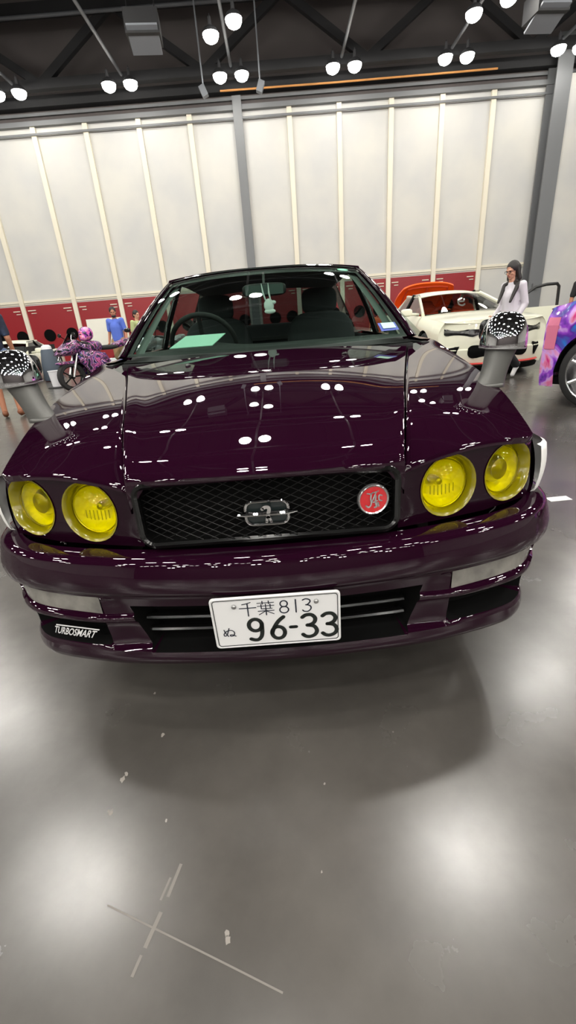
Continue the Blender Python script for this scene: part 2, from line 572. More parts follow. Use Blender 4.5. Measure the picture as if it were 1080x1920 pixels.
# red panels with two round black ports each
xs_all = [x for x in BX if x < 10]
for i in range(len(xs_all) - 1):
    x0, x1 = xs_all[i] + 0.10, xs_all[i + 1] - 0.10
    if x1 - x0 > 3:
        segs = [(x0, -1.2), (-0.6, x1)]
    else:
        segs = [(x0, x1)]
    for (a, c) in segs:
        b = MB(); b.box(((a + c) / 2, WY - 0.02, 1.30), (c - a, 0.04, 2.60))
        p = b.build('red_panel', M['red_panel'], wall, smooth=0)
        for f in (0.36, 0.84):
            b = MB(); b.lathe([(0.27, 0), (0.27, 0.05), (0.22, 0.06), (0.0, 0.03)], axis=(0, -1, 0), origin=(a + (c - a) * f, WY - 0.04, 1.28), n=24)
            b.build('round_port', M['void'], p)
        b = MB()
        for f in (0.05, 0.80):
            b.box((a + (c - a) * (f + 0.07), WY - 0.06, 2.40), ((c - a) * 0.16, 0.05, 0.035))
            b.box((a + (c - a) * (f + 0.10), WY - 0.06, 2.28), ((c - a) * 0.10, 0.05, 0.03))
        b.build('hinge', M['batten'], p, smooth=0)
# two steel columns
b = MB(); b.box((0, 0, 4.75), (0.36, 0.3, 9.5))
o = struct(b.build('trim_40', M['grey_steel'], smooth=0)); o.location = (-0.9, WY - 0.15, 0)
b = MB()
b.box((0, -0.02, 5.2), (0.62, 0.05, 10.4)); b.box((0, 0.3, 5.2), (0.06, 0.6, 10.4)); b.box((0, 0.62, 5.2), (0.62, 0.05, 10.4))
b.box((-0.05, -0.12, 1.75), (0.22, 0.12, 0.24), m=M['marker']); b.mats[0] = M['grey_steel']
o = struct(b.build('trim_41', M['grey_steel'], smooth=0)); o.location = (12.0, WY - 0.75, 0)
b = MB(); b.box((13.6, WY - 0.45, 4.6), (2.6, 0.5, 9.2)); b.box((20, WY - 0.45, 4.6), (10, 0.5, 9.2))
b.box((15, WY - 0.73, 4.6), (0.05, 0.06, 9.2)); 
struct(b.build('wall_right_return', mw, smooth=0))
# orange strip along the rail
b = MB(); b.tube([(-1.5, WY - 0.42, 9.62), (3, WY - 0.42, 9.60), (9.5, WY - 0.42, 9.62)], 0.035)
tag(b.build('orange_pipe', M['orange_strip']), 'thin orange pipe along the dark rail above the pale wall', 'pipe')
# other sides of the hall
b = MB(); b.box((-34.15, -12, 6.9), (0.3, 69, 13.8)); struct(b.build('wall_left', mw, smooth=0))
b = MB(); b.box((34.15, -12, 6.9), (0.3, 69, 13.8)); struct(b.build('wall_right', mw, smooth=0))
b = MB(); b.box((0, -46.15, 6.9), (68, 0.3, 13.8)); struct(b.build('wall_back', M['dark_wall'], smooth=0))
b = MB(); b.box((0, -12, 13.85), (68, 69, 0.1))
for x in range(-33, 34, 2):
    b.box((x, -12, 13.72), (0.25, 69, 0.16))
struct(b.build('ceiling', M['ceiling_dark'], smooth=0))
# roof trusses
def truss(y, n):
    mb = MB()
    mb.box((0, y, 12.0), (68, 0.30, 0.34)); mb.box((0, y, 9.95), (68, 0.26, 0.30))
    x = -33.0
    k = 0
    while x < 33:
        a, c = ((x, 9.95), (x + 3.1, 12.0)) if k % 2 == 0 else ((x, 12.0), (x + 3.1, 9.95))
        d = Vector((c[0] - a[0], 0, c[1] - a[1]))
        rot = Vector((1, 0, 0)).rotation_difference(d).to_matrix()
        mb.box(((a[0] + c[0]) / 2, y, (a[1] + c[1]) / 2), (d.length, 0.22, 0.26), rot)
        x += 3.1; k += 1
    o = struct(mb.build('trim_%d' % n, M['dark_steel'], smooth=0))
    mb = MB(); mb.tube([(-33, y - 0.22, 11.75), (33, y - 0.22, 11.75)], 0.06)
    mb.build('conduit', M['pipe_grey'], o)
for k, y in enumerate((20.9, 14.5, 8.0, 1.5, -5.0, -11.5, -18, -24.5, -31, -37.5)):
    truss(y, 50 + k)
# conduits that carry the lamps
LX = [-13.3, -9.17, -5.05, -0.95, 3.2, 7.32, 11.45]
for k, x in enumerate(LX):
    b = MB(); b.tube([(x, -44, 9.95), (x, 20.6, 9.95)], 0.055)
    struct(b.build('trim_%d' % (70 + k), M['pipe_grey']))

# --- floodlights in pairs
M['lamp_glow'] = mat('lamp_glow', (1, 1, 1), 0.4, emit=(1.0, 0.965, 0.90, 1), emit_s=LAMP_STRENGTH)
M['wall_lamp_glow'] = mat('wall_lamp_glow', (1, 1, 1), 0.4, emit=(1.0, 0.965, 0.90, 1), emit_s=WALL_LAMP_STRENGTH)
M['lamp_body'] = mat('lamp_body', srgb(60, 60, 62), 0.5, 0.3)
def make_lamp(glow):
    t = thing('ceiling_lamp', 'lamp', 'lamp')
    mb = MB(); mb.lathe([(0.02, 0.42), (0.05, 0.40), (0.06, 0.20), (0.20, 0.12), (0.255, 0.03), (0.26, 0.0)], n=16, cap0=True)
    mb.build('housing', M['lamp_body'], t)
    mb = MB(); mb.lathe([(0.25, 0.0), (0.24, -0.08), (0.19, -0.16), (0.10, -0.21), (0.001, -0.22)], n=14)
    mb.build('lens', glow, t)
    mb = MB(); mb.tube([(0, 0, 0.40), (0, 0, 0.47)], 0.02, 8); mb.build('hanger', M['lamp_body'], t)
    return t
protos = {True: [make_lamp(M['wall_lamp_glow']), False], False: [make_lamp(M['lamp_glow']), False]}
def put_lamp(x, y, label, group):
    pr = protos[y > 16]
    t = pr[0] if not pr[1] else copy_tree(pr[0])
    pr[1] = True
    t.location = (x, y, LAMP_Z); t['label'] = label
    if group: t['group'] = group
    elif 'group' in t: del t['group']
    return t
ORD = ['far left', 'second', 'third', 'fourth', 'fifth', 'sixth', 'seventh']
even, odd = [-13.3, -5.05, 3.2, 11.45], [-9.17, -0.95, 7.32]
names_row = {-9.17: 'at the left edge', -5.05: 'second from the left',
             -0.95: 'above the thin grey column', 3.2: 'right of the thin grey column', 7.32: 'above the orange pipe', 11.45: 'over the big grey column at the right edge', -13.3: ''}
for x in LX:
    for s, w in ((-1, 'left'), (1, 'right')):
        if x == -13.3 or (x == 11.45 and s == 1):
            put_lamp(x + s * 0.40, 20.1, 'round ceiling floodlight in a pair along the wall beyond the frame', 'wall row floodlights out of frame')
        else:
            put_lamp(x + s * 0.40, 20.1, '%s glowing floodlight of the lower pair %s' % (w, names_row[x]), 'floodlights along the wall')
for x, nm in ((-0.95, 'the upper slanted pair near the top, above the thin grey column'), (7.32, 'the upper pair at the top edge, toward the right')):
    put_lamp(x - 0.39, 17.6, 'lower left floodlight of ' + nm, 'floodlights along the wall')
    put_lamp(x + 0.39, 16.95, 'upper right floodlight of ' + nm, 'floodlights along the wall')
OVER = 'overhead floodlight above the frame, seen as a bright dot on the bonnet'
for y, xs in ((17.2, [-9.17]), (13.0, even), (8.9, odd), (4.5, even), (0.2, odd), (-4.2, even), (-8.6, odd), (-13.0, even), (-17.5, odd), (-22, [-21.5, *even, 19.7]), (-26.5, [-17.4, *odd, 15.6]), (-31, [-21.5, *even, 19.7]), (-36, [-17.4, *odd, 15.6]), (-41, [-21.5, *even, 19.7]), (8.9, [15.6, -17.4]), (0.2, [15.6, -17.4]), (-8.6, [15.6, -17.4]), (4.5, [-21.5, 19.7]), (-4.2, [-21.5, 19.7]), (-13, [-21.5, 19.7])):
    for x in xs:
        for s in (-1, 1):
            put_lamp(x + s * 0.40, y, OVER, 'overhead floodlights out of frame')
# two hung unit heaters
M['unit_grey'] = mat('unit_grey', srgb(128, 132, 138), 0.5)
def unit(x, y, z, label):
    t = thing('ceiling_speaker', label, 'speaker', (x, y, z), 0.1)
    mb = MB(); mb.box((0, 0, 0.28), (1.0, 0.8, 0.56)); mb.build('casing', M['dark_steel'], t, smooth=0)
    mb = MB(); mb.box((0, -0.1, -0.02), (0.9, 0.9, 0.06), Matrix.Rotation(-0.35, 3, 'X'))
    mb.build('front_grille', M['unit_grey'], t, smooth=0)
    mb = MB()
    for s in (-1, 1): mb.tube([(s * 0.4, 0, 0.5), (s * 0.4, 0, 12.0 - z)], 0.02, 6)
    mb.build('hanger', M['dark_steel'], t)
unit(-3.3, 17.0, 9.2, 'dark boxy ceiling unit with pale underside, left of the top lamp pair')
unit(8.9, 17.0, 8.95, 'dark boxy ceiling unit with pale underside in the top right corner')
# small twin fittings beside the pair above the grey column
for s, w in ((-1, 'left'), (1, 'right')):
    mb = MB(); mb.box((0, 0, 0), (0.22, 0.22, 0.34), Matrix.Rotation(0.4 * s, 3, 'Y')); mb.tube([(0, 0, 0.1), (0, 0, 2.9)], 0.03, 6); mb.box((-s * 0.5, 0, 2.9), (1.2, 0.06, 0.06)); mb.box((0, 0.4, 2.9), (0.06, 0.9, 0.06))
    o = mb.build('spotlight', M['unit_grey'], smooth=0); o.location = (-0.95 + s * 1.05, 20.0, 9.05)
    tag(o, 'small unlit pale spotlight on the %s of the lamp pair above the thin grey column' % w, 'spotlight')
# floor tape
b = MB(); b.box((0, 0, 0.0008), (0.13, 0.06, 0.0016), Matrix.Rotation(0.05, 3, 'Z'))
o = b.build('floor_tape', M['sticker_white'], smooth=0); o.location = (1.66, 1.405, 0)
tag(o, 'short white tape strip on the floor right of the front bumper', 'tape')

# ================================================================== THE PLUM CAR
car = thing('car', 'dark plum sedan with four yellow headlights and chrome wing mirrors, front and centre', 'car', (0, 0, 0))

def xs_(y): return ip(y, [(0.0, .335), (.07, .352), (.27, .405), (.51, .466), (.9, .575), (1.22, .668), (1.34, .70)])
ZC = [(-.03, .765), (0.0, .775), (.03, .795), (.08, .812), (.2, .842), (.5, .888), (.8, .928), (1.1, .966), (1.3, .988)]
def zc(d): return sm(d, ZC)
def yf(x): return 0.0 + 0.05 * (abs(x) / .335) ** 2                      # bonnet's front edge
def yb(x): return 1.145 + .10 * (abs(x) / .69) ** 2                        # bonnet's rear edge
def xside(y): return sm(y, [(0.1, .78), (.2, .806), (.3, .824), (.5, .842), (.9, .858), (1.3, .866), (2.4, .870), (3.4, .866), (4.2, .852), (4.65, .82), (4.80, .77)])
def ztop(y): return sm(y, [(0.2, .738), (.3, .768), (.45, .815), (.58, .846), (.74, .877), (1.03, .922), (1.3, .957), (2.0, .962), (3.0, .968), (3.9, .965), (4.5, .945), (4.8, .90)])
def xb(y): return xside(y) - ip(y, [(0.2, .055), (1.0, .065), (1.4, .06), (4.8, .06)])
def xprof(y, z):
    x0, zt = xside(y), ztop(y)
    if z > zt - .20:
        t = (z - (zt - .20)) / .20
        return x0 - (x0 - xb(y)) * t ** 2.4
    return x0 - .035 * max(0, (.50 - z) / .35) ** 2
def zhood(x, y):
    return zc(y - yf(x) + 0.0) - .010 * (abs(x) / .45) ** 2

# bonnet with its nose lip over the grille
def hood_point(u, t):
    # u in [-1, 1] across, t in [0, 1] back
    y = 0.0
    x = 0.0
    for _ in range(6):
        x = u * (xs_(y) - .0045)
        y = yf(x) + t * (yb(x) - yf(x))
    z = zhood(x, y)
    # soft raised ridge along the shut line
    z += .006 * math.exp(-((1 - abs(u)) / .06) ** 2) * min(1, t * 6)
    return (x, y, z)
b = MB()
us = [math.sin(k / 30 * PI / 2) if False else k / 30 for k in range(-30, 31)]
ts = [(k / 34) ** 1.5 for k in range(35)]
rows = []
for u in us:
    top = [hood_point(u, t) for t in ts]
    x, y, z = top[0]
    a = abs(x)
    zl = .748 - .014 * (a / .3) ** 2 - (.045 * max(0, (a - .295) / .04) if a > .295 else 0)
    front = [(x, y + .004, zl), (x, y - .010, zl + .004), (x, y - .014, zl + (z - zl) * .35), (x, y - .012, zl + (z - zl) * .7), (x, y - .006, z - .006)]
    bx, by, bz = top[-1]
    back = [(bx, by + .004, bz - .004), (bx, by + .006, bz - .02)]
    rows.append(front + top + back)
# turned-down side edges
e0 = [(p[0] - .0022, p[1], p[2] - .013) for p in rows[0]]; e1 = [(p[0] + .0022, p[1], p[2] - .013) for p in rows[-1]]
f0_ = [(p[0] - .0016, p[1], p[2] - .0022) for p in rows[0]]; f1_ = [(p[0] + .0016, p[1], p[2] - .0022) for p in rows[-1]]
b.grid([e0, f0_] + rows + [f1_, e1], M['paint'])
hood = b.build('bonnet', M['paint'], car, 50, fix=True)
# washer jets
for s in (-1, 1):
    b = MB(); b.ell((s * .335, .99, zhood(.335, .99) + .002), (.012, .014, .007), M['black_gloss'], 12, 8)
    b.build('washer_jet', M['black_gloss'], car)
# cowl under the screen
b = MB()
b.grid([[(x, yb(x) + .0, zhood(x, yb(x)) - .022), (x, yb(x) + .06, zhood(x, yb(x)) - .028)] for x in np.linspace(-.70, .70, 21)])
b.build('cowl', M['black_plastic'], car)

# ---- front wings (with wheel arch), doors, rear quarters
AX, AZ, AR = (.87, 3.66), .315, .352
def zbot(y):
    for a in AX:
        if abs(y - a) < AR:
            return AZ + math.sqrt(max(0, AR * AR - (y - a) ** 2))
    if y < AX[0]:
        return .552
    if y > AX[1]:
        return .30
    return .195
def side_cols(y0, y1):
    ys = set(np.linspace(y0, y1, max(4, int((y1 - y0) / .05))))
    for a in AX:
        for k in range(25):
            y = a - (AR - .0005) * math.cos(PI * k / 24)
            if y0 < y < y1: ys.add(y)
        for y in (a - AR - .0005, a + AR + .0005):
            if y0 < y < y1: ys.add(y)
    return sorted(ys)
def side_panel(mb, s, y0, y1, rows=16):
    P = []
    for y in side_cols(y0, y1):
        zb, zt = zbot(y), ztop(y)
        col = [(s * (xprof(y, zb) - .03), y, zb)]
        for k in range(rows + 1):
            t = k / rows
            z = zb + (zt - zb) * (1 - (1 - t) ** 1.5)
            col.append((s * xprof(y, z), y, z))
        P.append(col)
    mb.grid(P, M['paint'], flip=(s > 0))
def yff(x): return ip(abs(x), [(.33, .07), (.40, .088), (.5, .118), (.6, .150), (.667, .172), (.74, .208), (.79, .262), (.83, .34)])
def zft(x, y, w):
    zs_ = zhood(xs_(y), y)
    return zs_ - (zs_ - ztop(y)) * w ** 2.2
for s in (-1, 1):
    mb = MB()
    P = []
    for k in range(25):
        w = k / 24
        y = .1
        for _ in range(10):
            x = xs_(y) + .003 + (xb(y) - xs_(y) - .0025) * w
            y = yff(x)
        y0 = y
        col = []
        x = xs_(y0) + .003 + (xb(y0) - xs_(y0) - .0025) * w
        dr = .058 * (1 - w) ** 0.8
        zf = zft(x, y0, w) - dr
        col += [(s * x, y0 + .012, zf - .022), (s * x, y0 - .002, zf - .016)]
        for j in range(31):
            t = (j / 30) ** 1.6
            y = y0 + t * (1.31 - y0)
            x = xs_(y) + .003 + (xb(y) - xs_(y) - .0025) * w
            d = y - y0
            z = zft(x, y, w) - dr * max(0, 1 - d / .17) ** 2
            if w == 0: pass
            col.append((s * x, y, z))
        P.append(col)
    dn = [(p[0] - s * .002, p[1], p[2] - .014) for p in P[0]]
    dn2 = [(p[0] - s * .0016, p[1], p[2] - .0022) for p in P[0]]
    mb.grid([dn, dn2] + P, M['paint'], flip=(s < 0))
    side_panel(mb, s, .30, 1.31)
    wing = mb.build('front_wing', M['paint'], car, 60)
    for nm, y0, y1 in (('front_door', 1.315, 2.42), ('rear_door', 2.425, 3.36), ('rear_quarter', 3.365, 4.74)):
        mb = MB(); side_panel(mb, s, y0, y1); d = mb.build(nm, M['paint'], car, 60)
        if 'door' in nm:
            mb = MB(); mb.sup((s * (xside(y1 - .12) + .012), y1 - .14, .80), (.018, .09, .016), .6, M['paint']); mb.build('door_handle', M['paint'], d)
    # black wheel wells
    for a in AX:
        mb = MB()
        mb.grid([[(s * (xside(a) - .03 - .25 * j), a - AR * 1.02 * math.cos(PI * k / 20), AZ - .05 + AR * 1.02 * math.sin(PI * k / 20)) for j in range(2)] for k in range(21)])
        mb.build('wheel_well', M['void'], car)
# belt-line shelf between the outer skin and the cabin
for s in (-1, 1):
    mb = MB()
    mb.grid([[(s * xb(y), y, ztop(y)), (s * (xb(y) - .05), y, ztop(y) + .004)] for y in np.linspace(1.31, 3.9, 30)])
    mb.build('belt_moulding', M['black_gloss'], car)

# ---- windscreen, pillars, roof
def wb(u): return (u * .700, 1.165 + .100 * u * u, .9745 + .010 * u * u)
def wt(u): return (u * .572, 1.985 + .045 * u * u, 1.383 - .036 * abs(u) ** 2.6)
def wpt(u, v):
    p = Vector(lerp(wb(u), wt(u), v))
    bulge = .030 * 4 * v * (1 - v) * (1 - .4 * u * u)
    return p + Vector((0, -.46, .89)) * bulge
b = MB(); b.grid([[wpt(u, v) for v in np.linspace(0, 1, 13)] for u in np.linspace(-.965, .965, 33)])
screen = b.build('windscreen', M['glass'], car, fix=True)
# dark printed border of the glass
b = MB()
b.grid([[wpt(u, v) + Vector((0, .004, -.004)) for v in (0.90, 0.95, 1.0)] for u in np.linspace(-.965, .965, 25)])
b.grid([[wpt(u, v) + Vector((0, .004, -.004)) for v in (0.0, 0.015, .03)] for u in np.linspace(-.965, .965, 25)])
for s in (-1, 1):
    b.grid([[wpt(s * u, v) + Vector((0, .004, -.004)) for v in np.linspace(0, 1, 13)] for u in (.93, .965)])
b.build('glass_border', M['black_plastic'], screen)
# chrome line round the glass
for s in (-1, 1):
    b = MB(); b.tube([wpt(s * .985, v) + Vector((0, -.003, .004)) for v in np.linspace(0, 1, 14)], .005, 8)
    b.build('chrome_trim', M['chrome'], car)
b = MB(); b.tube([wpt(u, 1.0) + Vector((0, -.004, .005)) for u in np.linspace(-.98, .98, 24)], .004, 8)
b.build('chrome_trim', M['chrome'], car)

def rz(x, y):
    c = sm(y, [(1.98, 1.388), (2.2, 1.408), (2.6, 1.420), (3.0, 1.412), (3.36, 1.380)])
    h = .585
    return c - .036 * (abs(x) / h) ** 2.6
b = MB()
P = []
for u in np.linspace(-1, 1, 33):
    col = []
    ys0 = wt(u)[1]
    for t in np.linspace(0, 1, 20):
        y = ys0 + t * (3.36 - .04 * u * u - ys0)
        x = u * ip(y, [(1.98, .575), (2.4, .59), (3.0, .585), (3.36, .56)])
        col.append((x, y, rz(x, y) + .004))
    f = col[0]
    P.append([(f[0], f[1] - .002, f[2] - .02)] + col)
for s, row in ((-1, P[0]), (1, P[-1])):
    pass
P = [[(p[0] - .012, p[1], p[2] - .022) for p in P[0]]] + P + [[(p[0] + .012, p[1], p[2] - .022) for p in P[-1]]]
b.grid(P, M['paint'])
b.build('roof', M['paint'], car, 60, fix=True)
for s in (-1, 1):
    b = MB(); b.grid([[wpt(s * u, v) + Vector((0, .03, -.012)) for v in np.linspace(0.02, .96, 10)] for u in (.865, .93)]); b.build('pillar_lining', M['pillar_lining'], car)
# pillars: A from wing to roof, B, C
def roof_edge(y, s): 
    x = ip(y, [(1.98, .575), (2.4, .59), (3.0, .585), (3.36, .56)])
    return Vector((s * (x + .006), y, rz(x, y) - .012))
for s in (-1, 1):
    b = MB()
    b.grid([[wpt(s * .975, v), wpt(s * .975, v) + Vector((s * .020, .006, .004)), wpt(s * .985, v) + Vector((s * .042, .035, -.004)), wpt(s * .985, v) + Vector((s * .036, .07, -.012)), wpt(s * .965, v) + Vector((0, .06, -.02))] for v in np.linspace(0, 1, 15)], flip=(s > 0))
    b.build('front_pillar', M['paint'], car, 60)
    b = MB(); b.tube([(s * .775, 2.44, .965), (s * .72, 2.45, 1.12), (s * .60, 2.47, 1.375)], [.036, .032, .028], 10, sq=.6)
    b.build('middle_pillar', M['black_gloss'], car)
    b = MB(); b.grid([[(s * .79, 3.42, .968), (s * .75, 3.86, .985)], [(s * .69, 3.34, 1.17), (s * .665, 3.66, 1.17)], [(s * .575, 3.20, 1.368), (s * .555, 3.34, 1.372)]])
    b.build('rear_pillar', M['paint'], car)
    # side panes
    for y0, y1, t0, t1 in ((1.33, 2.42, 2.05, 2.44), (2.47, 3.40, 2.50, 3.22)):
        b = MB(); b.grid([[lerp((s * .785, y0 + (y1 - y0) * a, .968), tuple(roof_edge(t0 + (t1 - t0) * a, s)), v) for v in np.linspace(0, 1, 6)] for a in np.linspace(0, 1, 8)])
        b.build('side_window', M['side_glass'], car, fix=True)
# rear window and boot
b = MB(); b.grid([[lerp((u * .66, 3.98 - .05 * u * u, .985), (u * .535, 3.37 - .03 * u * u, 1.376 - .03 * u * u), v) for v in np.linspace(0, 1, 8)] for u in np.linspace(-1, 1, 17)])
b.build('rear_window', M['dark_glass'], car, fix=True)
b = MB(); b.grid([[(u * (xb(min(y, 4.74)) + .0), y, z + .02 * (1 - u * u)) for y, z in ((3.93, .975), (4.2, .965), (4.5, .95), (4.72, .93), (4.79, .88), (4.82, .70), (4.80, .50))] for u in np.linspace(-1, 1, 17)])
b.build('boot_lid', M['paint'], car, 60, fix=True)
b = MB(); b.grid([[(u * xside(min(4.78, 4.3 + .5 * (1 - abs(u) ** 4))), 4.34 + .52 * (1 - abs(u) ** 5), z) for z in (.56, .5, .4, .28, .22)] for u in np.linspace(-1, 1, 25)])
b.build('rear_bumper', M['paint'], car, 60, fix=True)
for s in (-1, 1):
    b = MB(); b.box((s * .58, 4.815, .74), (.30, .03, .14)); b.build('tail_lamp', M['badge_red'], car, 0)

# ---- cabin
b = MB(); b.box((0, 2.6, .24), (1.56, 2.7, .06)); b.box((0, 1.26, .60), (1.40, .04, .70)); b.box((0, 3.75, .60), (1.45, .05, .72))
for s in (-1, 1):
    b.box((s * .765, 2.5, .60), (.03, 2.5, .70))
b.box((0, 3.62, .955), (1.40, .55, .03))
b.build('cabin_tub', M['interior'], car, 0)
b = MB()
b.grid([[(u * .70, 1.175 + .09 * u * u, .955), (u * .70, 1.40, .972), (u * .69, 1.58, .985 + .03 * math.exp(-((u + .5) / .22) ** 2)), (u * .69, 1.66, .93), (u * .69, 1.68, .70)] for u in np.linspace(-1, 1, 33)])
b.build('dashboard', M['interior'], car, 60)
b = MB(); b.grid([[(u * .56, y, rz(u * .56, y) - .03) for y in np.linspace(2.04, 3.32, 8)] for u in np.linspace(-1, 1, 9)])
b.build('headlining', M['interior'], car)
def seat(x, y):
    mb = MB(); mb.sup((x, y, .52), (.25, .26, .09), .5, M['seat_cloth']); mb.sup((x, y + .30, .84), (.245, .085, .30), .55, M['seat_cloth'], rot=Matrix.Rotation(-.22, 3, 'X'))
    o = mb.build('seat', M['seat_cloth'], car, 60)
    mb = MB(); mb.sup((x, y + .375, 1.205), (.125, .05, .085), .55, M['seat_cloth']); mb.tube([(x - .05, y + .37, 1.08), (x - .05, y + .37, 1.16)], .006, 6); mb.tube([(x + .05, y + .37, 1.08), (x + .05, y + .37, 1.16)], .006, 6)
    mb.build('headrest', M['seat_cloth'], o, 60)
seat(-.37, 2.10); seat(.37, 2.10)
mb = MB(); mb.sup((0, 3.12, .52), (.66, .26, .10), .4, M['seat_cloth']); mb.sup((0, 3.42, .80), (.66, .08, .28), .4, M['seat_cloth'], rot=Matrix.Rotation(-.3, 3, 'X'))
mb.build('rear_seat', M['seat_cloth'], car, 60)
rot = Matrix.Rotation(math.radians(-62), 3, 'X')
mb = MB(); c = Vector((-.37, 1.74, .99))
mb.tube([c + rot @ Vector((.185 * math.cos(a), .185 * math.sin(a), 0)) for a in np.linspace(0, 2 * PI, 33)[:-1]], .014, 10, closed=True)
mb.ell(c + rot @ Vector((0, 0, -.01)), (.06, .06, .03), None, rot=rot)
for a in (0.1, PI - .1, -PI / 2):
    mb.tube([c + rot @ Vector((.05 * math.cos(a), .05 * math.sin(a), -.01)), c + rot @ Vector((.18 * math.cos(a), .18 * math.sin(a), 0))], .013, 8)
mb.build('steering_wheel', M['rubber'], car)
mb = MB(); mb.sup((0, 1.80, 1.258), (.125, .016, .034), .5, None); mb.tube([(0, 1.80, 1.27), (0, 1.90, 1.35)], .008, 6)
rm = mb.build('rear_view_mirror', M['black_plastic'], car)
mb = MB(); mb.box((0, 1.783, 1.258), (.215, .003, .05)); mb.build('mirror_back', mat('mirror_back', srgb(62, 78, 74), .35), rm, 0)
# stickers on the glass
mb = MB()
c_ = wpt(.80, .905)
mb.add([wpt(.80 + .055 * math.cos(a), .912 + .022 * math.sin(a)) + Vector((0, -.003, .005)) for a in np.linspace(0, 2 * PI, 25)[:-1]], [tuple(range(24))])
mb.build('oval_sticker', M['sticker_green'], screen, 0)['label'] = 'oval mint sticker in the top corner of the glass'
mb = MB()
mb.grid([[wpt(u, v) + Vector((0, -.003, .004)) for v in (.055, .135)] for u in (.80, .93)], M['sticker_blue'])
mb.grid([[wpt(u, v) + Vector((0, -.005, .006)) for v in (.075, .13)] for u in (.82, .915)], M['paper_mint'])
mb.build('permit_sticker', M['sticker_blue'], screen, 0)['label'] = 'blue and pale permit sticker in the lower corner'

# ---- lamp panels between bonnet and bumper
YL = lambda x: ip(abs(x), [(.33, .062), (.40, .080), (.5, .110), (.6, .142), (.667, .164), (.74, .200), (.775, .235), (.80, .28)])
HL = [(.484, .653, .0780), (.677, .657, .0775)]
for s in (-1, 1):
    mb = MB()
    out = [(.338, .562), (.45, .560), (.6, .558), (.765, .556), (.772, .60), (.768, .66), (.762, .722), (.70, .735), (.60, .742), (.50, .744), (.42, .742), (.372, .732), (.345, .700)]
    holes = [circ(x, z, r, 32) for x, z, r in HL]
    holed_sheet(mb, out, holes, lambda x, z: (s * x, YL(x) + .035 * max(0, (z - .60)) / .14 * .5, z), .025, M['paint_trim'], flip=(s < 0))
    panel = mb.build('lamp_panel', M['paint_trim'], car, 50)
    for k, (x, z, r) in enumerate(HL):
        y = YL(x) + .0175 * (z - .6) / .14
        # the lamp's axis leans a little outward
        ax = Vector((s * (.20 if k == 0 else .42), -1, .10)).normalized()
        c = Vector((s * x, y, z))
        hl = MB()
        ring_o = [Vector((s * (x + r * math.cos(a)), YL(x + r * math.cos(a)) + .0175 * max(0, z + r * math.sin(a) - .6) / .14, z + r * math.sin(a))) for a in np.linspace(0, 2 * PI, 33)[:-1]]
        dpt = .030
        up = Vector((0, 0, 1)); e1 = (up - ax * up.dot(ax)).normalized(); e2 = ax.cross(e1) * (1 if s > 0 else -1)
        cl = c - ax * dpt
        rr = r * .925
        ring_i = [cl - e2 * (rr * math.cos(a)) * -1 * (1) + e1 * (rr * math.sin(a)) for a in np.linspace(0, 2 * PI, 33)[:-1]]
        # keep the two rings in step
        best = min((sum(((ring_i[(i * d_ + o_) % 32] - c) - (ring_o[i] - c)).length for i in range(32)), d_, o_) for d_ in (1, -1) for o_ in range(32))
        ring_i = [ring_i[(i * best[1] + best[2]) % 32] for i in range(32)]
        mid = [lerp(ring_o[i], ring_i[i], .5) for i in range(32)]
        lip = [Vector(ring_o[i]) + (Vector(ring_o[i]) - c).normalized() * .006 + Vector((0, -.003, 0)) for i in range(32)]
        hl.grid([lip, ring_o, mid, ring_i], M['lamp_tube'], wrap_v=True)
        lamp = hl.build('headlight', M['lamp_tube'], car, 60, fix=True)
        lamp['label'] = 'yellow tinted round headlight, ' + ('inner' if k == 0 else 'outer')
        mb = MB(); mb.lathe([(rr, 0), (rr * .9, .012), (rr * .7, .021), (rr * .4, .028), (rr * .12, .031), (.0005, .0312)], axis=ax, origin=cl, n=32)
        mb.build('lens', M['yellow_lens'], lamp)
        mb = MB(); mb.lathe([(rr * 1.0, -.002), (rr * .92, -.018), (rr * .7, -.040), (rr * .42, -.056), (rr * .16, -.062), (.0005, -.062)], axis=ax, origin=cl, n=32)
        mb.build('reflector', M['reflector'], lamp)
        mb = MB(); mb.lathe([(.013, -.06), (.013, -.028), (.009, -.018), (.0005, -.016)], axis=ax, origin=cl, n=14)
        if k == 1:
            mb.lathe([(.036, -.05), (.040, -.02), (.030, -.004), (.0005, .004)], axis=ax, origin=cl, n=24)
        mb.build('bulb', M['satin_metal'], lamp)
        mb = MB()
        mb.tube([cl + ax * .001 + e2 * (rr * .93 * math.cos(a)) + e1 * (rr * .93 * math.sin(a)) for a in np.linspace(0, 2 * PI, 33)[:-1]], .0022, 6, closed=True)
        for j in range(-3, 4):
            if k == 0:
                w = rr * .16 * j
                hgt = math.sqrt(max(0, (rr * .86) ** 2 - w * w)) * .55
                mb.tube([cl - ax * .004 + e2 * w - e1 * hgt, cl - ax * .004 + e2 * w - e1 * hgt * .15], .0015, 5)
        mb.build('lens_rib', M['satin_metal'], lamp)
    # wrap-round white marker
    mb = MB()
    plan = [(.784, .222), (.804, .238), (.824, .264), (.837, .300), (.843, .348), (.843, .405)]
    P = []
    for i, (x, y) in enumerate(plan):
        t = i / 5
        z0, z1 = .572 + .02 * t, .708 - .004 * t
        P.append([(s * (x - .008), y + .006, z0 - .004)] + [(s * (x + .006 * math.sin(PI * v)), y - .004 * math.sin(PI * v), z0 + (z1 - z0) * v) for v in np.linspace(0, 1, 8)] + [(s * (x - .010), y + .006, z1 + .006)])
    mb.grid(P, M['marker'], flip=(s > 0))
    mb.build('corner_marker', M['marker'], car, 60)

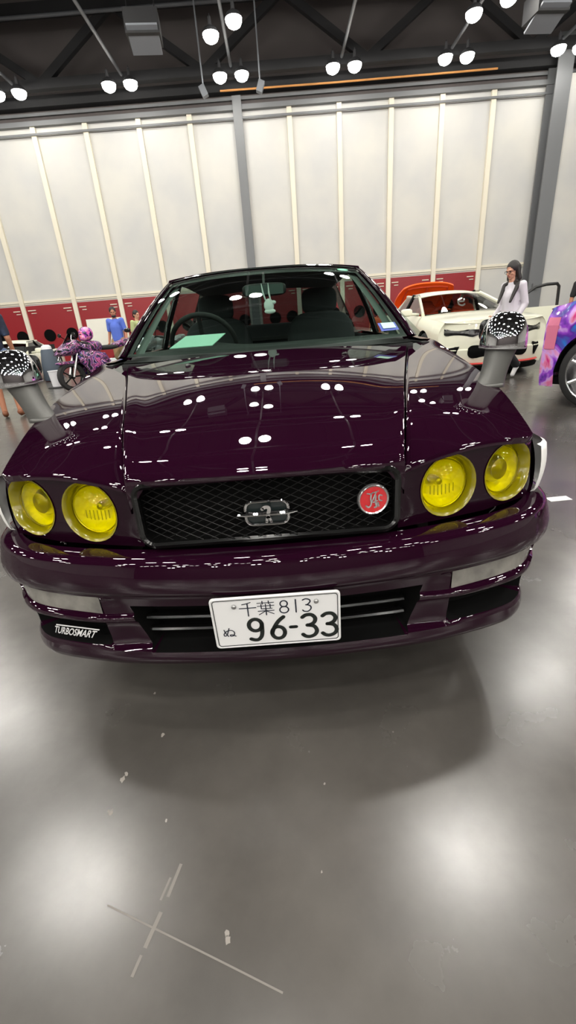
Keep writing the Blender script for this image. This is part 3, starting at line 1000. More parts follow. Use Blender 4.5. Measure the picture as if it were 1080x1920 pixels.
# ---- grille
def yg(x): return .004 + .044 * (abs(x) / .33) ** 2
gz = lambda x: .006 * (1 - (abs(x) / .33) ** 2)
gout = rrect(0, .660, .655, .164, .034, 8)
mb = MB(); mb.tube([(x, yg(x) - .006, z + gz(x)) for x, z in gout], .0105, 8, closed=True)
grille = mb.build('grille', M['black_gloss'], car)
mb = MB(); holed_sheet(mb, rrect(0, .660, .66, .17, .03), [], lambda x, z: (x, yg(x) + .055, z + gz(x)), .06)
mb.build('grille_backing', M['void'], grille)
mb = MB(); mb.grid([[(x * k_, yg(x) + d_, z_ + gz(x)) for k_, d_, z_ in ((1.0, -.002, z), (1.0, .056, z))] for x, z in gout + gout[:1]])
mb.build('grille_shell', M['black_plastic'], grille)
mb = MB()
W2, H2, pitch, slope = .318, .076, .0405, .50
k = -30
segs = []
for sgn in (1, -1):
    for q in range(-24, 25):
        pts = []
        for t in np.linspace(-1, 1, 41):
            x = t * W2
            z = sgn * slope * (x - q * pitch)
            if abs(z) <= H2 and not (abs(x) > W2 - .03 and abs(z) > H2 - .03 + (W2 - abs(x)) * .6):
                pts.append((x, yg(x) + .014 + .0015 * sgn, .660 + z + gz(x)))
        # exact end points
        if len(pts) >= 2:
            e = []
            for zz in (-H2, H2):
                x = q * pitch + sgn * zz / slope
                if abs(x) <= W2: e.append((x, yg(x) + .014 + .0015 * sgn, .660 + zz + gz(x)))
            pts = sorted(pts + e)
            mb.tube(pts, .0011, 5)
mb.build('mesh_wire', M['mesh_wire'], grille)
# emblem
ez = .668
mb = MB()
fr = rrect(0, ez, .103, .060, .018, 6)
mb.tube([(x, -.012, z) for x, z in fr], .0042, 8, closed=True)
em = mb.build('emblem', M['chrome'], grille)
mb = MB(); mb.prism(rrect(0, ez, .100, .057, .017, 6), -.008, -.003); mb.build('emblem_plate', M['emblem_dark'], em, 30)
mb = MB(); mb.tube([(-.073, -.016, ez - .001), (-.05, -.018, ez), (0, -.019, ez), (.05, -.018, ez), (.073, -.016, ez + .001)], [.003, .0062, .0062, .0062, .003], 8)
mb.build('emblem_bar', M['chrome'], em)
mb = MB()
pl = lambda x, z: (x, -.0245, ez + z)
stroke(mb, [(-.010, .014), (-.004, .018), (.004, .018), (.006, .012), (.003, .0), (.002, -.008)], .0085, pl)
stroke(mb, [(.0, -.008), (-.002, -.020)], .006, pl, raw=True); stroke(mb, [(.005, -.008), (.009, -.020)], .006, pl, raw=True)
mb.build('emblem_figure', M['badge_silver'], em, 0)
# round red badge with interlaced initials
bx, bz = .263, .6665
by = yg(bx) - .004
mb = MB(); mb.lathe([(.0405, 0), (.0405, .007), (.038, .010), (.0345, .008), (.0345, .004)], axis=(0.12, -1, 0), origin=(bx, by, bz), n=36)
bd = mb.build('badge', M['badge_silver'], grille)
mb = MB(); mb.lathe([(.0348, .006), (.0005, .0062)], axis=(0.12, -1, 0), origin=(bx, by, bz), n=36); mb.build('badge_face', M['badge_red'], bd)
mb = MB(); pl = lambda x, z: (bx + x * .92, by - .0088 - x * -.12, bz + z * .92)
stroke(mb, [(-.017, .020), (-.008, .018), (.000, .021)], .004, pl); stroke(mb, [(-.006, .018), (-.007, .004), (-.006, -.012), (-.012, -.020), (-.020, -.015)], .0045, pl)
stroke(mb, [(.000, .021), (.008, .022), (.014, .024)], .0035, pl); stroke(mb, [(.008, .022), (.002, .008), (-.004, -.006)], .004, pl)
stroke(mb, [(.007, .010), (.006, -.004), (.009, -.020), (.004, -.022)], .005, pl); stroke(mb, [(-.004, -.006), (.004, -.007), (.012, -.003)], .0035, pl)
stroke(mb, [(.024, .010), (.017, .012), (.015, .004), (.018, -.003), (.024, -.005)], .004, pl); stroke(mb, [(.013, -.010), (.015, -.020)], .005, pl, raw=True)
mb.build('badge_initials', M['badge_silver'], bd, 0)

# ---- front bumper
PLAN = [(0, -.030), (.12, -.027), (.25, -.016), (.36, -.002), (.45, .016), (.55, .040), (.645, .072), (.72, .110), (.78, .165), (.820, .225), (.843, .295), (.854, .37), (.860, .45), (.862, .515)]
PLAN2 = [(0, -.030), (.12, -.028), (.25, -.020), (.36, -.010), (.45, .002), (.545, .020), (.625, .040), (.685, .064), (.728, .105), (.755, .160), (.772, .235), (.785, .32), (.795, .42), (.80, .515)]
plan_low = spline([(x, y, 0) for x, y in PLAN2], 10)
plan_curve = spline([(x, y, 0) for x, y in PLAN], 10)
arc = [0]
for i in range(1, len(plan_curve)): arc.append(arc[-1] + (plan_curve[i] - plan_curve[i - 1]).length)
def plan_at(sv, z=.5):
    w = min(1, max(0, (.455 - z) / .12))
    i = min(max(np.searchsorted(arc, sv) - 1, 0), len(arc) - 2)
    t = (sv - arc[i]) / (arc[i + 1] - arc[i])
    p = plan_curve[i].lerp(plan_curve[i + 1], t)
    p2 = plan_low[i].lerp(plan_low[i + 1], t)
    j0, j1 = max(i - 2, 0), min(i + 3, len(arc) - 1)
    d = ((plan_curve[j1] - plan_curve[j0]) * (1 - w) + (plan_low[j1] - plan_low[j0]) * w).normalized()
    return p.lerp(p2, w), Vector((d.y, -d.x, 0))
TUCK = .08
def s_of_x(x):
    xs = [p.x for p in plan_curve]
    return float(np.interp(x, xs, arc))
SM, SF0, SF1 = s_of_x(.372), s_of_x(.478), s_of_x(.775)
scols = sorted(set([0] + list(np.linspace(0, arc[-1], 44)) + [SM - .004, SM + .004, SF0 - .004, SF0 + .004, SF1 - .004, SF1 + .004]))
scols = [q for q in scols if not any(0 < abs(q - e) < .0039 for e in (SM, SF0, SF1))]
# (z, outward offset)
ZR = [(.560, -.055), (.5605, -.016), (.558, -.005), (.552, .004), (.545, .0075), (.525, .014), (.508, .0190), (.498, .0215), (.488, .0225), (.474, .0222), (.465, .0205), (.459, .015), (.455, .008), (.451, .005), (.447, .004)]
ZF = [(.443, .003), (.438, .003), (.425, .002), (.411, .0015), (.4065, .0015), (.391, .000), (.386, .000), (.380, .010), (.371, .012), (.364, .008), (.359, .004), (.340, .002), (.310, .000), (.286, .002), (.281, .004), (.270, .012), (.266, .012), (.255, .016), (.240, .017), (.225, .013), (.214, .004), (.207, -.010), (.205, -.05)]
rows_z = ZR + ZF
def lift_(z, c): return .014 * c * min(1, max(0, (.46 - z) / .06))
MT, MBt = .408, .268
def bump_pt(sv, z, off, sgn):
    p, n = plan_at(sv, z)
    cornr = ip(p.x, [(.45, 0), (.78, 1)])
    o = off
    if z < .44:                                                  # the lower half tucks in, most at the corners
        o -= (.44 - z) * TUCK
        o -= .012 * (1 - ip(p.x, [(.40, 0), (.50, 1)])) * (1 if z > .27 else 0)
    mouth = sv < SM and MBt < z < MT
    fog = SF0 < sv < SF1 and .3885 < z < .4405
    slot = SF0 < sv < SF1 + .02 and .2835 < z < .3615
    k = 0
    if mouth: o -= .085; k = 1
    elif fog: o -= .012
    elif slot: o -= .07; k = 1
    lift = lift_(z, cornr)                         # the lip rises toward the corners
    if z < .45:                                                    # slanted mouth sides
        g = math.exp(-((sv - SM) / .06) ** 2)
        sv2 = sv + g * (z - .33) * .30
        p, n = plan_at(max(0, sv2), z)
    q = p + n * o
    return (sgn * q.x, q.y, z + lift), k
mb = MB()
svs = [-q for q in reversed(scols[1:])] + scols
P, K = [], []
for sv in svs:
    col, kk = [], []
    for z, off in rows_z:
        pt, k = bump_pt(abs(sv), z, off, 1 if sv >= 0 else -1)
        col.append(pt); kk.append(k)
    P.append(col); K.append(kk)
mb.grid(P, M['paint'])
mb.midx(M['void'])
nv = len(rows_z)
fi = 0
for i in range(len(P) - 1):
    for j in range(nv - 1):
        if K[i][j] + K[i + 1][j] + K[i][j + 1] + K[i + 1][j + 1] >= 2:
            mb.mi[fi] = 1
        fi += 1
bumper = mb.build('front_bumper', M['paint'], car, 48, fix=True, weld=True)
# slats in the mouth
for z in (.352, .312):
    mb = MB()
    mb.tube([plan_at(abs(sv), z)[0] + plan_at(abs(sv), z)[1] * -.055 + Vector((0 if sv >= 0 else -2 * plan_at(abs(sv), z)[0].x, 0, z)) for sv in np.linspace(-SM + .012, SM - .012, 31)], .0075, 8, sq=1.6)
    mb.build('slat', M['black_gloss'], bumper)
# fog lamps
for s in (-1, 1):
    mb = MB()
    P = []
    for sv in np.linspace(SF0 + .002, SF1 + .010, 20):
        col = []
        for z in np.linspace(.3862, .4412, 6):
            p, n = plan_at(sv, z)
            cornr = ip(p.x, [(.45, 0), (.78, 1)])
            o = .003 - (.44 - z) * TUCK - .006
            q = p + n * o
            col.append((s * q.x, q.y, z + lift_(z, cornr)))
        P.append(col)
    mb.grid(P, M['fog_glass'], flip=(s < 0))
    mb.build('fog_lamp', M['fog_glass'], bumper, 60)
# white sticker on the lower lip, passenger side of the picture's left
mb = MB()
s0, s1 = s_of_x(.515), s_of_x(.675)
def stick(x, y):
    t = (x + .5)
    sv = s1 + (s0 - s1) * t - y * .022
    z = .316 + y * .029
    p, n = plan_at(sv, z)
    cornr = ip(p.x, [(.45, 0), (.78, 1)])
    o = .0 - (.44 - z) * TUCK + .004
    q = p + n * o
    return (-q.x, q.y, z + lift_(z, cornr))
text_mesh(mb, 'TURBOSMART', 1.0, lambda x, y: stick(x / 6.2 * .92, y * 1.35), bold=.02)
mb.add([stick(-.46, .78), stick(.50, .78), stick(.50, .64), stick(-.46, .64)], [(0, 1, 2, 3)])
mb.build('lettering', M['sticker_white'], bumper, 0)

# ---- licence plate
pt_, pb_ = Vector((0, -.062, .4635)), Vector((0, -.052, .3015))
pu = (pt_ - pb_).normalized(); pn = Vector((0, -pu.z, pu.y)) * 1.0
if pn.y > 0: pn = -pn
def PL(x, y, d=0.0):                                              # mm on the plate, origin at its centre
    c = (pt_ + pb_) / 2
    return tuple(c + Vector((x / 1000, 0, 0)) + pu * (y / 1000) + pn * d)
mb = MB()
ro, ri = rrect(0, 0, 330, 163, 11), rrect(0, 0, 318, 151, 8)
mb.grid([[PL(*p, -.004) for p in ro], [PL(*p, .0012) for p in ro], [PL(p[0] * .985, p[1] * .97, .0025) for p in ro], [PL(*p, .0012) for p in ri], [PL(*p, .0006) for p in ri]], M['plate_white'], wrap_v=True)
mb.add([PL(*p, .0006) for p in ri], [tuple(range(len(ri)))], M['plate_white'])
mb.add([PL(*p, -.004) for p in ro], [tuple(range(len(ro)))], M['plate_white'])
plate = mb.build('license_plate', M['plate_white'], car, 30, fix=True)
mb = MB(); mb.tube([PL(*p, .0012) for p in rrect(0, 0, 316, 149, 8)], .0011, 6, closed=True); mb.build('plate_border', M['plate_black'], plate)
mb = MB()
def big(pts, cx, w=40, h=74, lw=11, cy=-24, raw=False):
    stroke(mb, [((p[0] - .5) * w + cx, (p[1] - .5) * h + cy) for p in pts], lw, lambda x, y: PL(x, y, .0018), M['plate_black'], raw=raw)
ell_ = lambda cx, cy, rx, ry, a0=0, a1=360, n=20: [(cx + rx * math.cos(math.radians(a0 + (a1 - a0) * k / n)), cy + ry * math.sin(math.radians(a0 + (a1 - a0) * k / n))) for k in range(n + 1)]
big(ell_(.5, .70, .42, .26), -56, raw=True); big([(.92, .74), (.90, .40), (.82, .18), (.62, .04), (.38, .02), (.12, .08)], -56)
big(ell_(.5, .29, .42, .27), 2, raw=True); big([(.90, .98), (.55, .80), (.24, .52), (.08, .28)], 2)
big([(.1, .5), (.9, .5)], 42, 18, 74, 10, raw=True)
for cx in (84, 136):
    big([(.06, .90), (.30, .99), (.66, .98), (.88, .82), (.80, .64), (.52, .54), (.36, .53)], cx); big([(.44, .53), (.80, .46), (.96, .26), (.82, .08), (.50, .0), (.22, .03), (.04, .12)], cx)
mb.build('plate_digits', M['plate_black'], plate, 0)
mb = MB()
def sml(pts, cx, cy, w, h, lw=3.6, raw=False, m=M['plate_green']):
    stroke(mb, [((p[0] - .5) * w + cx, (p[1] - .5) * h + cy) for p in pts], lw, lambda x, y: PL(x, y, .0017), m, raw=raw)
sml(ell_(.5, .74, .38, .24), 22, 44, 24, 40, raw=True); sml(ell_(.5, .26, .46, .26), 22, 44, 24, 40, raw=True)
sml([(.5, 0), (.5, 1)], 52, 44, 24, 40, raw=True)
sml([(.08, .92), (.4, 1), (.78, .92), (.84, .74), (.55, .54), (.4, .53)], 80, 44, 24, 40); sml([(.5, .53), (.86, .42), (.92, .2), (.6, .0), (.2, .02), (.04, .12)], 80, 44, 24, 40)
# prefecture characters
sml([(.70, .98), (.45, .90), (.18, .86)], -70, 44, 42, 44, 2.8); sml([(.0, .58), (1, .58)], -70, 44, 42, 44, 2.8, True); sml([(.5, .90), (.5, 0)], -70, 44, 42, 44, 3.2, True)
kx, ky, kw, kh = -24, 44, 44, 44
for pts, w in (([(.02, .88), (.98, .88)], 2.2), ([(.32, 1), (.32, .80)], 2.8), ([(.68, 1), (.68, .80)], 2.8), ([(.02, .66), (.98, .66)], 2.2), ([(.24, .78), (.24, .46)], 2.8), ([(.5, .78), (.5, .50)], 2.6),
               ([(.76, .78), (.76, .50)], 2.6), ([(.24, .46), (.86, .46)], 2.4), ([(.04, .30), (.96, .30)], 2.6), ([(.5, .44), (.5, 0)], 3.2), ([(.48, .29), (.08, .04)], 2.4), ([(.52, .29), (.94, .04)], 2.4)):
    sml(pts, kx, ky, kw, kh, w, True)
mb.build('plate_region_characters', M['plate_green'], plate, 0)
mb = MB()
# hiragana
hx, hy = -126, -28
sml([(.10, .80), (.18, .5), (.34, .18), (.40, .06)], hx, hy, 32, 30, 2.8)
sml([(.52, .96), (.42, .6), (.26, .2), (.08, .14), (.06, .36), (.26, .62), (.58, .74), (.84, .62), (.92, .36), (.78, .10), (.58, .08), (.56, .22), (.76, .20), (1.0, .04)], hx, hy, 32, 30, 2.8)
mb.build('plate_kana', M['plate_green'], plate, 0)
for x in (-104, 104):
    mb = MB(); mb.lathe([(.0062, 0), (.0062, .004), (.004, .006), (.0005, .0062)], axis=pn, origin=PL(x, 55, .0006), n=14); mb.build('plate_bolt', M['satin_metal'], plate)

# ---- wing mirrors on stalks
for s in (-1, 1):
    base = Vector((s * .765, .545, ztop(.545) + .012))
    mb = MB()
    top = Vector((s * .802 - (.018 if s < 0 else 0), .560, .968))
    P = []
    for t in np.linspace(0, 1, 9):
        c = base.lerp(top, t) - Vector((0, 0, .02 * (1 - t)))
        w = .036 + .016 * t ** 2 + .012 * (1 - t) ** 4
        d = .030 + .006 * t
        P.append([c + Vector((w * math.copysign(abs(math.cos(a)) ** .7, math.cos(a)), d * math.copysign(abs(math.sin(a)) ** .7, math.sin(a)), 0)) for a in np.linspace(0, 2 * PI, 25)[:-1]])
    mb.grid(P, M['stalk_grey'], wrap_v=True)
    mir = mb.build('wing_mirror', M['stalk_grey'], car, 60, fix=True)
    mb = MB(); mb.sup(base + Vector((0, 0, -.012)), (.042, .036, .010), .6, M['stalk_grey']); mb.build('mirror_foot', M['rubber'], mir)
    hc = Vector((s * .802 - (.018 if s < 0 else 0), .560, .964))
    rot = Matrix.Rotation(s * .05, 3, 'Y') @ Matrix.Rotation(s * -.10, 3, 'Z')
    f = lambda w, e: math.copysign(abs(w) ** e, w)
    mb = MB()
    P = []
    prof = [(.88, -.012), (.96, -.012), (1.0, -.006), (1.0, 0)] + [(max(.002, math.cos(th)) ** .66, math.sin(th)) for th in np.linspace(.04, PI / 2, 18)]
    for k, h in prof:
        P.append([hc + rot @ Vector((.071 * k * f(math.cos(a), .78), .064 * k * f(math.sin(a), .82), (.100 * h if h > 0 else h))) for a in np.linspace(0, 2 * PI, 49)[:-1]])
    mb.grid(P, M['mirror_chrome'], wrap_v=True)
    mb.add(P[0], [tuple(range(48))], M['mirror_chrome'])
    mb.build('mirror_shell', M['mirror_chrome'], mir, 50, fix=True)['label'] = 'polished chrome mirror head'
    mb = MB(); mb.tube([hc + rot @ Vector((.069 * f(math.cos(a), .78), .062 * f(math.sin(a), .82), -.009)) for a in np.linspace(0, 2 * PI, 49)[:-1]], .0028, 6, closed=True)
    mb.build('rim_bead', M['satin_metal'], mir)
    mb = MB(); mb.sup(hc + Vector((0, .060, .045)), (.056, .012, .036), .5, M['black_gloss']); mb.build('mirror_pane', M['black_gloss'], mir)

# ---- wheels
def wheel(parent, x, y, r, w, side, rimr=.66, spokes=10, rim_m=None):
    """wheel centred at (x, y, r); side = +1 / -1 gives the outer face"""
    mb = MB()
    mb.lathe([(r * rimr, -w / 2), (r * .90, -w / 2), (r * .975, -w * .40), (r, -w * .28), (r, w * .28), (r * .975, w * .40), (r * .90, w / 2), (r * rimr, w / 2)], axis=(1, 0, 0), origin=(x, y, r), n=40)
    wh = mb.build('wheel', M['rubber'], parent, 40)
    mb = MB()
    ax = (side, 0, 0)
    mb.lathe([(r * (rimr + .01), w / 2 + .001), (r * (rimr - .02), w / 2 - .004), (r * (rimr - .05), w * .30), (r * (rimr - .06), -w * .4), (r * .2, -w * .4)], axis=ax, origin=(x, y, r), n=40)
    mb.lathe([(r * .001, w * .30), (r * .12, w * .29), (r * .17, w * .2), (r * .17, 0)], axis=ax, origin=(x, y, r), n=20)
    rim = mb.build('rim', rim_m or M['rim'], wh, 40)
    for k in range(spokes):
        a = 2 * PI * k / spokes
        e = Vector((0, math.cos(a), math.sin(a)))
        mb = MB(); c = Vector((x, y, r))
        mb.tube([c + e * r * .13 + Vector((side * w * .24, 0, 0)), c + e * r * .35 + Vector((side * w * .30, 0, 0)), c + e * r * (rimr - .03) + Vector((side * w * .40, 0, 0))], [.020 * r / .32, .016 * r / .32, .020 * r / .32], 8)
        mb.build('spoke', rim_m or M['rim'], wh)
    return wh
for y in AX:
    for s in (-1, 1):
        wheel(car, s * .735, y, .312, .205, s)
# underbody
mb = MB(); mb.box((0, 2.45, .20), (1.20, 4.3, .05)); mb.box((0, .48, .38), (.80, .40, .34)); mb.build('underbody', M['void'], car, 0)

# ---- loose things in the car
mb = MB()
q = [Vector((-.405, 1.405, 1.052)), Vector((-.205, 1.405, 1.052)), Vector((-.262, 1.285, 1.004)), Vector((-.470, 1.285, 1.004))]
nn = (q[1] - q[0]).cross(q[3] - q[0]).normalized()
if nn.z < 0: nn = -nn
mb.add([p + nn * .0015 for p in q] + [p - nn * .0015 for p in q], [(0, 1, 2, 3), (7, 6, 5, 4), (0, 4, 5, 1), (1, 5, 6, 2), (2, 6, 7, 3), (3, 7, 4, 0)])
o = mb.build('paper_sheet', M['paper_mint'], smooth=0)
tag(o, 'pale mint paper sheet propped on the dashboard behind the windscreen', 'paper')
t = thing('hanging_ornament', 'pale winged charm hanging from the rear view mirror in the plum car', 'ornament', (.02, 1.765, 1.14))
mb = MB()
mb.ell((0, 0, .035), (.028, .008, .036), None, 14, 10); mb.ell((.026, 0, .050), (.016, .006, .010), None, 10, 8)
mb.ell((.004, 0, .005), (.032, .008, .014), None, 12, 8)
mb.build('body', M['white_plush'], t)
for x0, x1 in ((-.016, -.034), (.012, .004)):
    mb = MB(); mb.tube([(x0, 0, .06), ((x0 + x1) / 2 - .003, 0, .10), (x1, 0, .148)], [.008, .010, .004], 8, sq=.5); mb.build('ribbon', M['white_plush'], t)

# ================================================================== THE SHOW FLOOR BEHIND
M['white_paint'] = mat('cream_white_paint', srgb(226, 226, 205), 0.35, 0.0, 0.8, 0.3)
M['orange_paint'] = mat('orange_paint', srgb(232, 92, 26), 0.4, 0.0, 0.5, 0.3)
M['orange_cloth'] = mat('orange_cloth', srgb(196, 70, 34), 0.8)
M['red_trim'] = mat('red_trim', srgb(205, 62, 60), 0.4)
M['tie_dye'] = mat('tie_dye_wrap', (1, 1, 1), 0.3, 0.0, 0.6, 0.3)
noise_col(M['tie_dye'], [(0.28, srgb(40, 120, 200)), (0.37, srgb(86, 40, 150)), (0.44, srgb(150, 70, 200)), (0.50, srgb(205, 160, 225)), (0.56, srgb(222, 130, 170)), (0.62, srgb(200, 40, 120)), (0.70, srgb(170, 60, 190)), (0.80, srgb(225, 200, 230))], 2.2, 3, dist=1.6)
M['camo'] = mat('pink_camouflage', (1, 1, 1), 0.4, 0.0, 0.4)
n_, r_ = noise_col(M['camo'], [(0.0, srgb(12, 10, 18)), (0.40, srgb(70, 45, 110)), (0.45, srgb(190, 90, 150)), (0.49, srgb(14, 10, 22)), (0.55, srgb(205, 150, 190)), (0.59, srgb(24, 36, 120)), (0.63, srgb(16, 12, 24))], 6.5, 2, dist=1.2)
r_.color_ramp.interpolation = 'CONSTANT'
M['camo_helmet'] = mat('helmet_camouflage', (1, 1, 1), 0.3, 0.0, 0.6)
n_, r_ = noise_col(M['camo_helmet'], [(0.0, srgb(30, 20, 40)), (0.42, srgb(150, 60, 190)), (0.48, srgb(215, 90, 160)), (0.55, srgb(225, 160, 200)), (0.62, srgb(225, 100, 90))], 10, 2, dist=1.0)
r_.color_ramp.interpolation = 'CONSTANT'
M['silver_paint'] = mat('silver_paint', srgb(150, 152, 156), 0.3, 0.6, 0.5)
M['head_glow'] = mat('lit_headlamp', (1, 1, 1), 0.4, emit=(1.0, 0.93, 0.70, 1), emit_s=6.0)
M['slate'] = mat('slate_grey', srgb(70, 80, 92), 0.7)
M['bin_white'] = mat('bin_white', srgb(225, 225, 228), 0.4)
M['board_white'] = mat('board_cream', srgb(214, 212, 200), 0.5)

def show_car(name, label, loc, rz, paint, W=.94, Ln=4.9, zh=(.78, .98), H=1.46, yw=(1.45, 2.35, 3.30, 4.10), wheels=(.98, 3.95), wr=.36, seat_m=None, glass='dark', rim_m=None, spokes=10, bumper_z=.17):
    t = thing(name, label, 'car', loc, rz)
    belt = zh[1] + .02
    def hw(y): return sm(y, [(0, W * .80), (.12, W * .90), (.35, W * .965), (wheels[0], W), (2.4, W * .985), (wheels[1], W), (Ln - .3, W * .95), (Ln, W * .86)])
    def zs(y): return sm(y, [(0, zh[0] - .06), (.3, zh[0] + .02), (wheels[0], zh[1] - .06), (yw[0], zh[1] - .01), (3.0, belt), (Ln - .6, belt + .02), (Ln, belt - .08)])
    def fr(x): return .30 * (abs(x) / (W * .86)) ** 3.2
    def zb(y):
        for a in wheels:
            if abs(y - a) < wr + .05: return wr + math.sqrt(max(0, (wr + .05) ** 2 - (y - a) ** 2)) - .01
        return .2
    def prof(y, z):
        x, zt = hw(y), zs(y)
        if z > zt - .22: return x - .10 * ((z - zt + .22) / .22) ** 2.2
        return x - .05 * max(0, (.45 - z) / .3) ** 2
    mb = MB()
    ys = sorted(set(list(np.linspace(.27, Ln - .05, 40)) + [a + d for a in wheels for d in np.linspace(-wr - .0495, wr + .0495, 19)] + [a + d * (wr + .051) for a in wheels for d in (-1, 1)]))
    for s in (-1, 1):
        mb.grid([[(s * prof(y, zb(y) + (zs(y) - zb(y)) * k / 10), y, zb(y) + (zs(y) - zb(y)) * k / 10) for k in range(11)] for y in ys], paint, flip=s > 0)
    # bonnet and tail deck
    def top(u, y): return (u * (hw(y) - .098), y, zs(y) + .035 * (1 - u * u))
    mb.grid([[top(u, fr(u * W * .8) * .9 + .03 + (yw[0] + .02 - fr(u * W * .8) * .9 - .03) * v) for v in np.linspace(0, 1, 14)] for u in np.linspace(-1, 1, 21)], paint)
    mb.grid([[top(u, yw[3] - .02 + (Ln - yw[3] - .04) * v) for v in np.linspace(0, 1, 8)] for u in np.linspace(-1, 1, 15)], paint)
    # nose and tail faces
    def F(x, z, d=0.0):
        b = .05 * math.sin(PI * min(1, max(0, (z - bumper_z) / (zh[0] - bumper_z)))) + (.03 if z < .45 else 0)
        return (x, fr(x) - b + .05 - d, z)
    zz = [zh[0] + .0, zh[0] - .04, zh[0] - .12, .60, .52, .46, .44, .36, .28, bumper_z + .03, bumper_z]
    mb.grid([[F(u * W * .90, z + (.035 * (1 - u * u) if i == 0 else 0)) for i, z in enumerate(zz)] if abs(u) < .999 else [(u * hw(.28) - u * .05 * max(0, (.45 - z) / .3) ** 2 - u * .10 * max(0, (z - zs(.28) + .22) / .22) ** 2.2, .28, min(z, zs(.28))) for z in zz] for u in np.linspace(-1, 1, 29)], paint)
    mb.grid([[(u * W * .9, Ln - .02 - .22 * abs(u) ** 3, z) for z in (belt - .04, .8, .6, .4, .25)] for u in np.linspace(-1, 1, 17)], paint)
    body = mb.build('body', paint, t, 50, fix=False)
    # cabin
    xl, xu = W * .86, W * .66
    A = [(xl, yw[0], belt), (xu, yw[1], H - .13), (xu * .97, yw[2], H - .07), (xl * .93, yw[3], belt)]
    def G(i, j, s, v, u=None): return lerp((s * A[i][0], A[i][1], A[i][2]), (s * A[j][0], A[j][1], A[j][2]), v)
    mb = MB()
    mb.grid([[(u * ip(v, [(0, xu), (1, xu * .97)]), A[1][1] + (A[2][1] - A[1][1]) * v - .06 * (1 - u * u) * (1 - v), H - .05 * abs(u) ** 3 - .10 * (1 - v) ** 3 - .03 * v ** 3) for v in np.linspace(0, 1, 9)] for u in np.linspace(-1, 1, 15)], paint)
    mb.build('roof', paint, t, 60)
    for i, j, nm in ((0, 1, 'windscreen'), (3, 2, 'rear_window')):
        mb = MB(); mb.grid([[Vector(lerp((u * A[i][0], A[i][1], A[i][2] + .03 * (1 - u * u)), (u * A[j][0], A[j][1], A[j][2] + .04 * (1 - u * u)), v)) + Vector((0, -.10 * (1 - u * u) if i == 0 else .06 * (1 - u * u), 0)) for v in np.linspace(0, 1, 7)] for u in np.linspace(-.97, .97, 15)])
        mb.build(nm, M['mid_glass'] if glass != 'dark' else M['dark_glass'], t, 60, fix=True)
    for s in (-1, 1):
        mb = MB(); mb.tube([G(0, 1, s, v) for v in np.linspace(-.05, 1.03, 6)], .045, 8, sq=.7); mb.build('front_pillar', paint, t)
        mb = MB(); mb.grid([[G(3, 2, s, v), lerp((s * xl * .95, yw[3] - .45, belt), (s * xu * .98, yw[2] - .08, H - .05), v)] for v in np.linspace(0, 1, 5)], flip=s < 0); mb.tube([G(1, 2, s, v) for v in (0, .5, 1)], .03, 6); mb.build('rear_pillar', paint, t)
        ym = (yw[0] + yw[3]) / 2 + .05
        mb = MB(); mb.tube([(s * xl * .99, ym, belt), (s * xu * 1.0, ym - .12, H - .06)], .035, 8); mb.build('middle_pillar', M['black_gloss'], t)
        mb = MB(); mb.grid([[lerp((s * xl * .985, yw[0] + .1 + (yw[3] - .5 - yw[0]) * a, belt), (s * xu * .99, yw[1] + (yw[2] - .05 - yw[1]) * a, H - .06), v) for v in (0, .5, 1)] for a in np.linspace(0, 1, 5)])
        mb.build('side_window', M['mid_glass'] if glass != 'dark' else M['dark_glass'], t, fix=True)
        # door mirror
        mb = MB(); mb.sup((s * (hw(yw[0]) + .10), yw[0] + .30, belt + .05), (.11, .06, .07), .6, paint); mb.tube([(s * (xl - .02), yw[0] + .32, belt), (s * (hw(yw[0]) + .08), yw[0] + .30, belt + .03)], .025, 6)
        mb.build('door_mirror', paint, t, 60)
        for a in wheels:
            wheel(t, s * (W - .125), a, wr, .23, s, .74, spokes, rim_m)
            mb = MB(); mb.grid([[(s * (W - .03 - .28 * j), a - (wr + .05) * math.cos(PI * k / 16), wr - .02 + (wr + .05) * math.sin(PI * k / 16)) for j in range(2)] for k in range(17)]); mb.build('wheel_well', M['void'], t)
    mb = MB(); mb.box((0, Ln / 2, .24), (W * 1.5, Ln - .6, .08)); mb.box((0, yw[0] + .05, .62), (W * 1.6, .04, .7)); mb.box((0, yw[3] + .02, .6), (W * 1.6, .04, .7)); mb.box((0, yw[0] + .22, belt - .03), (W * 1.55, .40, .05))
    for s in (-1, 1): mb.box((s * W * .84, (yw[0] + yw[3]) / 2, .62), (.03, yw[3] - yw[0], .66))
    mb.build('cabin_tub', M['interior'], t, 0)
    if seat_m:
        for s in (-1, 1):
            mb = MB(); mb.sup((s * .38, yw[1] - .1, .52), (.24, .26, .10), .5); mb.sup((s * .38, yw[1] + .22, .86), (.24, .09, .32), .5, rot=Matrix.Rotation(-.2, 3, 'X')); mb.sup((s * .38, yw[1] + .30, 1.18), (.13, .06, .09), .6)
            mb.build('seat', seat_m, t, 60)
    return t, F, dict(belt=belt, hw=hw, W=W, yw=yw, H=H, zs=zs)

